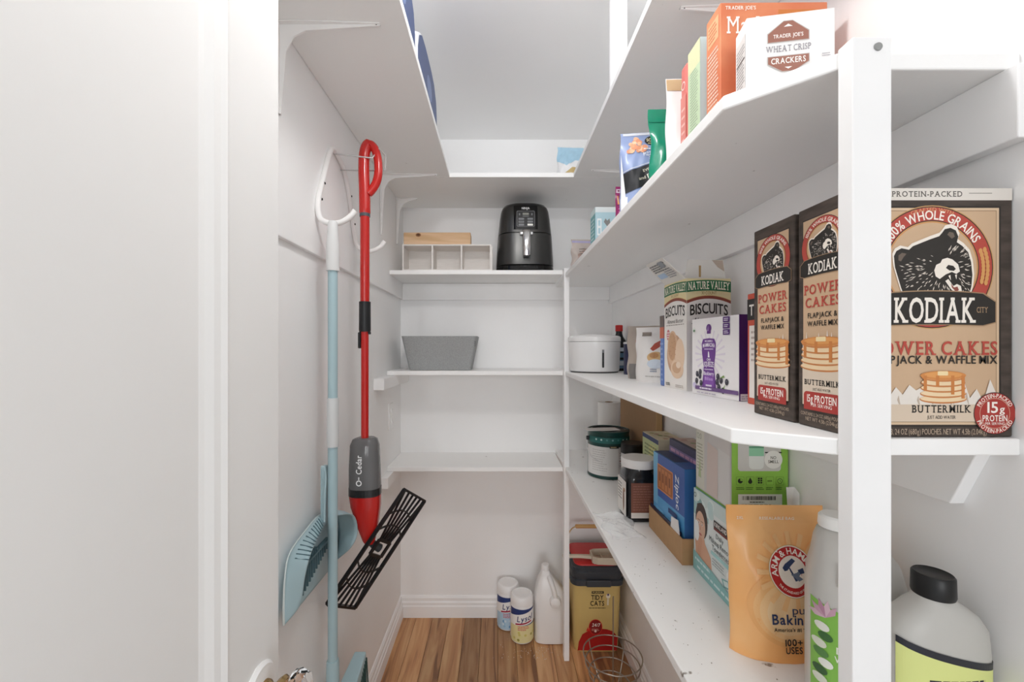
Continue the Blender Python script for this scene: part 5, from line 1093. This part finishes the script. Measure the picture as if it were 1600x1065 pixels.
# baking soda pouch
t = thing('baking_soda_bag', 'orange standing pouch of baking soda beside the clear jug', 'pouch', (0.4835, 0.737, LOW), -0.03)
AHW, AHH = 0.165, 0.243
AH = mat('#f8b26a', 0.28, noise=0.12, nscale=7, col2='#f9c386', name='orange_film')
fn0 = pouch_fn(AHW, AHH, 0.07, topflat=0.10, wob=0.0012, waist=0.03, seed=31)
def lean(p): return (p[0], p[1]-0.008+0.012*(p[2]/AHH)+0.0, p[2]+0.0004)
rings = []
for j in range(41):
    v = j/40; rings.append([lean(fn0(i/32, v, -1)) for i in range(33)]+[lean(fn0(i/32, v, 1)) for i in range(32, -1, -1)])
obj('bag', MB().loft(rings), AH, t, 50)
def fn(u, v, o_): p = lean(fn0(min(max(u/AHW, 0), 1), min(max(v/AHH, 0), 1), -1)); return (p[0], p[1]-o_-0.0004, p[2])
P = Print(0.35)
P.disc(0.085, 0.085, 0.066, '#f2b473', ry=0.06, n=40, rings=7).disc(0.085, 0.083, 0.058, '#f4bf82', ry=0.051, n=40, rings=7).disc(0.085, 0.08, 0.049, '#f5ca94', ry=0.043, n=40, rings=6).disc(0.085, 0.078, 0.038, '#f5d3a5', ry=0.034, n=40, rings=6)
for k in range(16):
    a_ = 2*PI*k/16; cx, cy = 0.098, 0.14
    P.poly([(cx+0.03*math.cos(a_-0.1), cy+0.03*math.sin(a_-0.1)), (cx+0.062*math.cos(a_-0.07), cy+0.062*math.sin(a_-0.07)), (cx+0.062*math.cos(a_+0.07), cy+0.062*math.sin(a_+0.07)), (cx+0.03*math.cos(a_+0.1), cy+0.03*math.sin(a_+0.1))], '#f5c58c')
cx, cy, R_ = 0.096, 0.142, 0.040
P.disc(cx, cy, R_, '#d8b47c', rings=5).disc(cx, cy, R_*0.97, '#efe7dc', rings=5).disc(cx, cy, R_*0.93, '#bb2a2c', rings=5).disc(cx, cy, R_*0.60, '#f1e9df', rings=4)
P.arc('ARM & HAMMER', cx, cy, R_*0.765, PI/2+0.02, 3.6, 0.0095, '#f6f0e8').arc('THE STANDARD OF PURITY', cx, cy, R_*0.78, -PI/2, 1.9, 0.0038, '#f6f0e8', inside=True)
P.poly([(cx-0.017, cy+0.006), (cx-0.012, cy+0.012), (cx+0.002, cy+0.02), (cx+0.007, cy+0.016), (cx-0.003, cy+0.008), (cx-0.009, cy+0.002), (cx-0.014, cy+0.001)], '#34456a').poly([(cx-0.008, cy+0.010), (cx-0.004, cy+0.006), (cx+0.006, cy-0.013), (cx+0.002, cy-0.014)], '#34456a')
P.poly([(cx-0.004, cy-0.004), (cx+0.008, cy-0.014), (cx+0.016, cy-0.011), (cx+0.009, cy-0.006), (cx+0.019, cy+0.002), (cx+0.014, cy+0.005), (cx+0.006, cy-0.001)], '#6f7c93').poly([(cx+0.008, cy+0.003), (cx+0.018, cy+0.006), (cx+0.02, cy-0.002), (cx+0.012, cy-0.003)], '#34456a')
P.text('pure', 0.108, 0.085, 0.0125, '#2e3d66', wd=0.042).text('Baking Soda', 0.053, 0.070, 0.016, '#2e3d66', wd=0.115, bold=1, align='l').text("America's #1 Trusted Brand", 0.055, 0.054, 0.0058, '#2a2a2e', wd=0.1, bold=1, align='l')
P.text('100+', 0.0865, 0.034, 0.0105, '#26262a', wd=0.029, bold=1).text('USES', 0.0865, 0.022, 0.0105, '#26262a', wd=0.028, bold=1).text('2XL', 0.022, 0.222, 0.005, '#f6efe2', wd=0.011, bold=1).text('RESEALABLE BAG', 0.085, 0.2215, 0.005, '#f6efe2', wd=0.06, bold=1)
P.build(t, fn, base=0.0005)

# white vinegar jug
t = thing('vinegar_jug', 'clear gallon jug of white vinegar with green label by the post', 'jug', (0.503, 0.598, LOW), -0.6)
CLR = mat('#dddcd8', 0.3, trans=0.25, name='milky_plastic')
vs = [(0.0006, 0.044, 0.044, 0), (0.006, 0.051, 0.053, 0), (0.02, 0.056, 0.0575, 0), (0.185, 0.056, 0.0575, 0), (0.19, 0.054, 0.056, 0), (0.197, 0.055, 0.057, 0), (0.222, 0.049, 0.052, 0), (0.244, 0.040, 0.045, -0.006), (0.256, 0.028, 0.030, -0.014), (0.261, 0.019, 0.02, -0.018)]
obj('body', MB().loft([superel(a_, b_, z, 2.6 if z < 0.23 else 2.3, 44, cx, 0) for z, a_, b_, cx in vs]), CLR, t, 40)
obj('cap', MB().lathe([(0, 0.2612), (0.022, 0.2612), (0.0228, 0.264), (0.022, 0.276), (0.019, 0.279), (0, 0.279)], 32, c=(-0.018, 0)), mat('#eeeeec', 0.35), t, 40)
obj('side_panel', MB().prism([(-0.022, 0.199), (0.012, 0.197), (0.022, 0.201), (0.02, 0.226), (0.0, 0.232), (-0.018, 0.229)], -0.0576, -0.0535, 'y'), mat('#c9c7c1', 0.35), t, bevel=0.0008)
P = Print(0.45)
def jl(u, v, o): return (u, -0.0575*max(0.02, 1-abs(u/0.056)**2.6)**(1/2.6)-o-0.0004, v)
P._put([(-0.05+0.1*i/14, y) for i in range(15) for y in (0.022, 0.172-0.0016*i)], [(2*i, 2*i+2, 2*i+3, 2*i+1) for i in range(14)], '#86c052')
P.text('S', 0.0, 0.136, 0.022, '#2f5a2c', wd=0.016, bold=1, slant=0.2).text('Distilled', 0.0, 0.114, 0.009, '#eef3e4', wd=0.046, bold=1).text('White Vinegar', 0.006, 0.102, 0.008, '#eef3e4', wd=0.062, bold=1).lines(-0.02, 0.07, 0.04, 0.092, 3, '#dfeccb', 0.4)
for k in range(5):
    a_ = 0.9+0.55*k; P.poly([(-0.034, 0.152), (-0.034+0.012*math.cos(a_-0.3), 0.152+0.014*math.sin(a_-0.3)), (-0.034+0.018*math.cos(a_), 0.152+0.024*math.sin(a_)), (-0.034+0.012*math.cos(a_+0.3), 0.152+0.014*math.sin(a_+0.3))], ['#c9a0b4', '#d8b9c7', '#b98aa2'][k % 3])
for k in range(7): P.disc(-0.038+0.004*math.sin(k*2), 0.138-0.012*k, 0.008, ['#e9ebe2', '#3f6b3a', '#dfe3d3', '#5a8a4a', '#eef0e8', '#3a6136', '#dfe3d3'][k], ry=0.006, n=14)
P.build(t, jl)
# soap refill bottle with black cap
t = thing('soap_bottle', 'frosted soap bottle with black cap right of the broad post', 'bottle', (0.517, 0.502, LOW))
FRO = mat('#cfcdc8', 0.4, trans=0.2, name='frosted_plastic')
bs = [(0.0006, 0.054, 0.022), (0.006, 0.058, 0.026), (0.03, 0.059, 0.027), (0.165, 0.0585, 0.027), (0.19, 0.056, 0.026), (0.205, 0.046, 0.0235), (0.217, 0.030, 0.0195), (0.222, 0.021, 0.017), (0.226, 0.019, 0.016)]
obj('body', MB().loft([superel(a_, b_, z, 2.5, 44) for z, a_, b_ in bs]), FRO, t, 40)
obj('cap', MB().lathe([(0, 0.2262), (0.0192, 0.2262), (0.020, 0.229), (0.0195, 0.250), (0.018, 0.252), (0.016, 0.2505), (0, 0.2505)], 36), mat('#111112', 0.4), t, 40)
P = Print(0.45); yb = 0.165
def sb(u, v, o): return (u, -0.027*max(0.02, 1-abs(u/0.0588)**2.5)**(1/2.5)-o-0.0004, v)
P._put([(-0.056+0.112*i/14, y) for i in range(15) for y in (0.02, 0.181-0.030*(i/14)**0.8)], [(2*i, 2*i+2, 2*i+3, 2*i+1) for i in range(14)], '#d9e08f')
P._put([(-0.056+0.112*i/14, y) for i in range(15) for y in (0.179-0.030*(i/14)**0.8, 0.187-0.030*(i/14)**0.8)], [(2*i, 2*i+2, 2*i+3, 2*i+1) for i in range(14)], '#22242e')
P.lines(-0.03, 0.136, 0.035, 0.146, 1, '#2a2d33', 0.6).lines(-0.03, 0.09, 0.03, 0.13, 4, '#5c6140', 0.4)
P.build(t, sb)
# crumpled clear plastic film
rf = random.Random(5)
ph = [(rf.uniform(20, 90), rf.uniform(20, 90), rf.uniform(0, 6)) for _ in range(7)]
def film(a_, b_):
    x_, y_ = -0.045+0.09*a_, -0.09+0.18*b_
    e = math.sin(PI*a_)**0.6*math.sin(PI*b_)**0.6
    z = sum(abs(math.sin(p*x_+q_*y_+r_)) for p, q_, r_ in ph)/7
    return (x_+0.008*math.sin(60*y_+9*x_), y_+0.008*math.sin(70*x_), 0.0012+0.034*z*z*e)
FILM = mat('#f4f5f5', 0.08, alpha=0.42, name='clear_film')
o = tag(obj('plastic_film', MB().grid(film, 34, 50), FILM, loc=(0.352, 1.24, LOW)), 'crumpled clear plastic film at the front of the lower right shelf', 'plastic film')
mb = MB()
for k in range(60):
    x_, y_ = random.uniform(0.31, 0.44), random.uniform(0.6, 1.15); s = random.uniform(0.0004, 0.0013)
    mb.add([(x_-s, y_-s, LOW+0.0002), (x_+s, y_-s, LOW+0.0002), (x_, y_+s, LOW+0.0002), (x_, y_, LOW+0.0002+s)], [(0, 2, 1), (0, 1, 3), (1, 2, 3), (2, 0, 3)])
o = obj('crumbs', mb, mat('#8d8378', 0.8)); tag(o, 'grey crumbs scattered on the lower right shelf', 'crumbs'); o['kind'] = 'stuff'

# ------------------------------------------------------------------ pieces that belong to a part hang one level deeper
def nest(root, part, *subs):
    for r_ in [o for o in bpy.data.objects if o.name.split('.')[0] == root and not o.parent]:
        p = [c for c in r_.children if c.name.split('.')[0] == part]
        if not p: continue
        for c in list(r_.children):
            if c.name.split('.')[0] in subs: c.parent = p[0]
nest('air_fryer', 'control_panel', 'printed_label'); nest('air_fryer', 'basket_drawer', 'handle', 'handle_bracket')
nest('broom', 'broom_head', 'bristles', 'socket'); nest('spray_mop', 'bottle', 'printed_label', 'bottle_band'); nest('spray_mop', 'mop_plate', 'swivel_joint')
nest('litter_bucket', 'bail_wire', 'handle_grip'); nest('litter_bucket', 'rim', 'latch'); nest('litter_bucket', 'body', 'printed_label')
nest('dustpan', 'pan', 'rim', 'comb_slots', 'comb_teeth'); nest('wipes_canister', 'body', 'printed_label'); nest('cubby_box', 'shell', 'divider', 'lip')
nest('paint_can', 'body', 'printed_label'); nest('jar', 'body', 'printed_label'); nest('tin', 'body', 'printed_label'); nest('bottle', 'body', 'printed_label'); nest('pet_fountain', 'tank', 'printed_label')
nest('vinegar_jug', 'body', 'printed_label', 'side_panel'); nest('soap_bottle', 'body', 'printed_label')
nest('tool_hanger', 'hook_bar', 'screw'); nest('shelf_bracket', 'arm', 'screw')
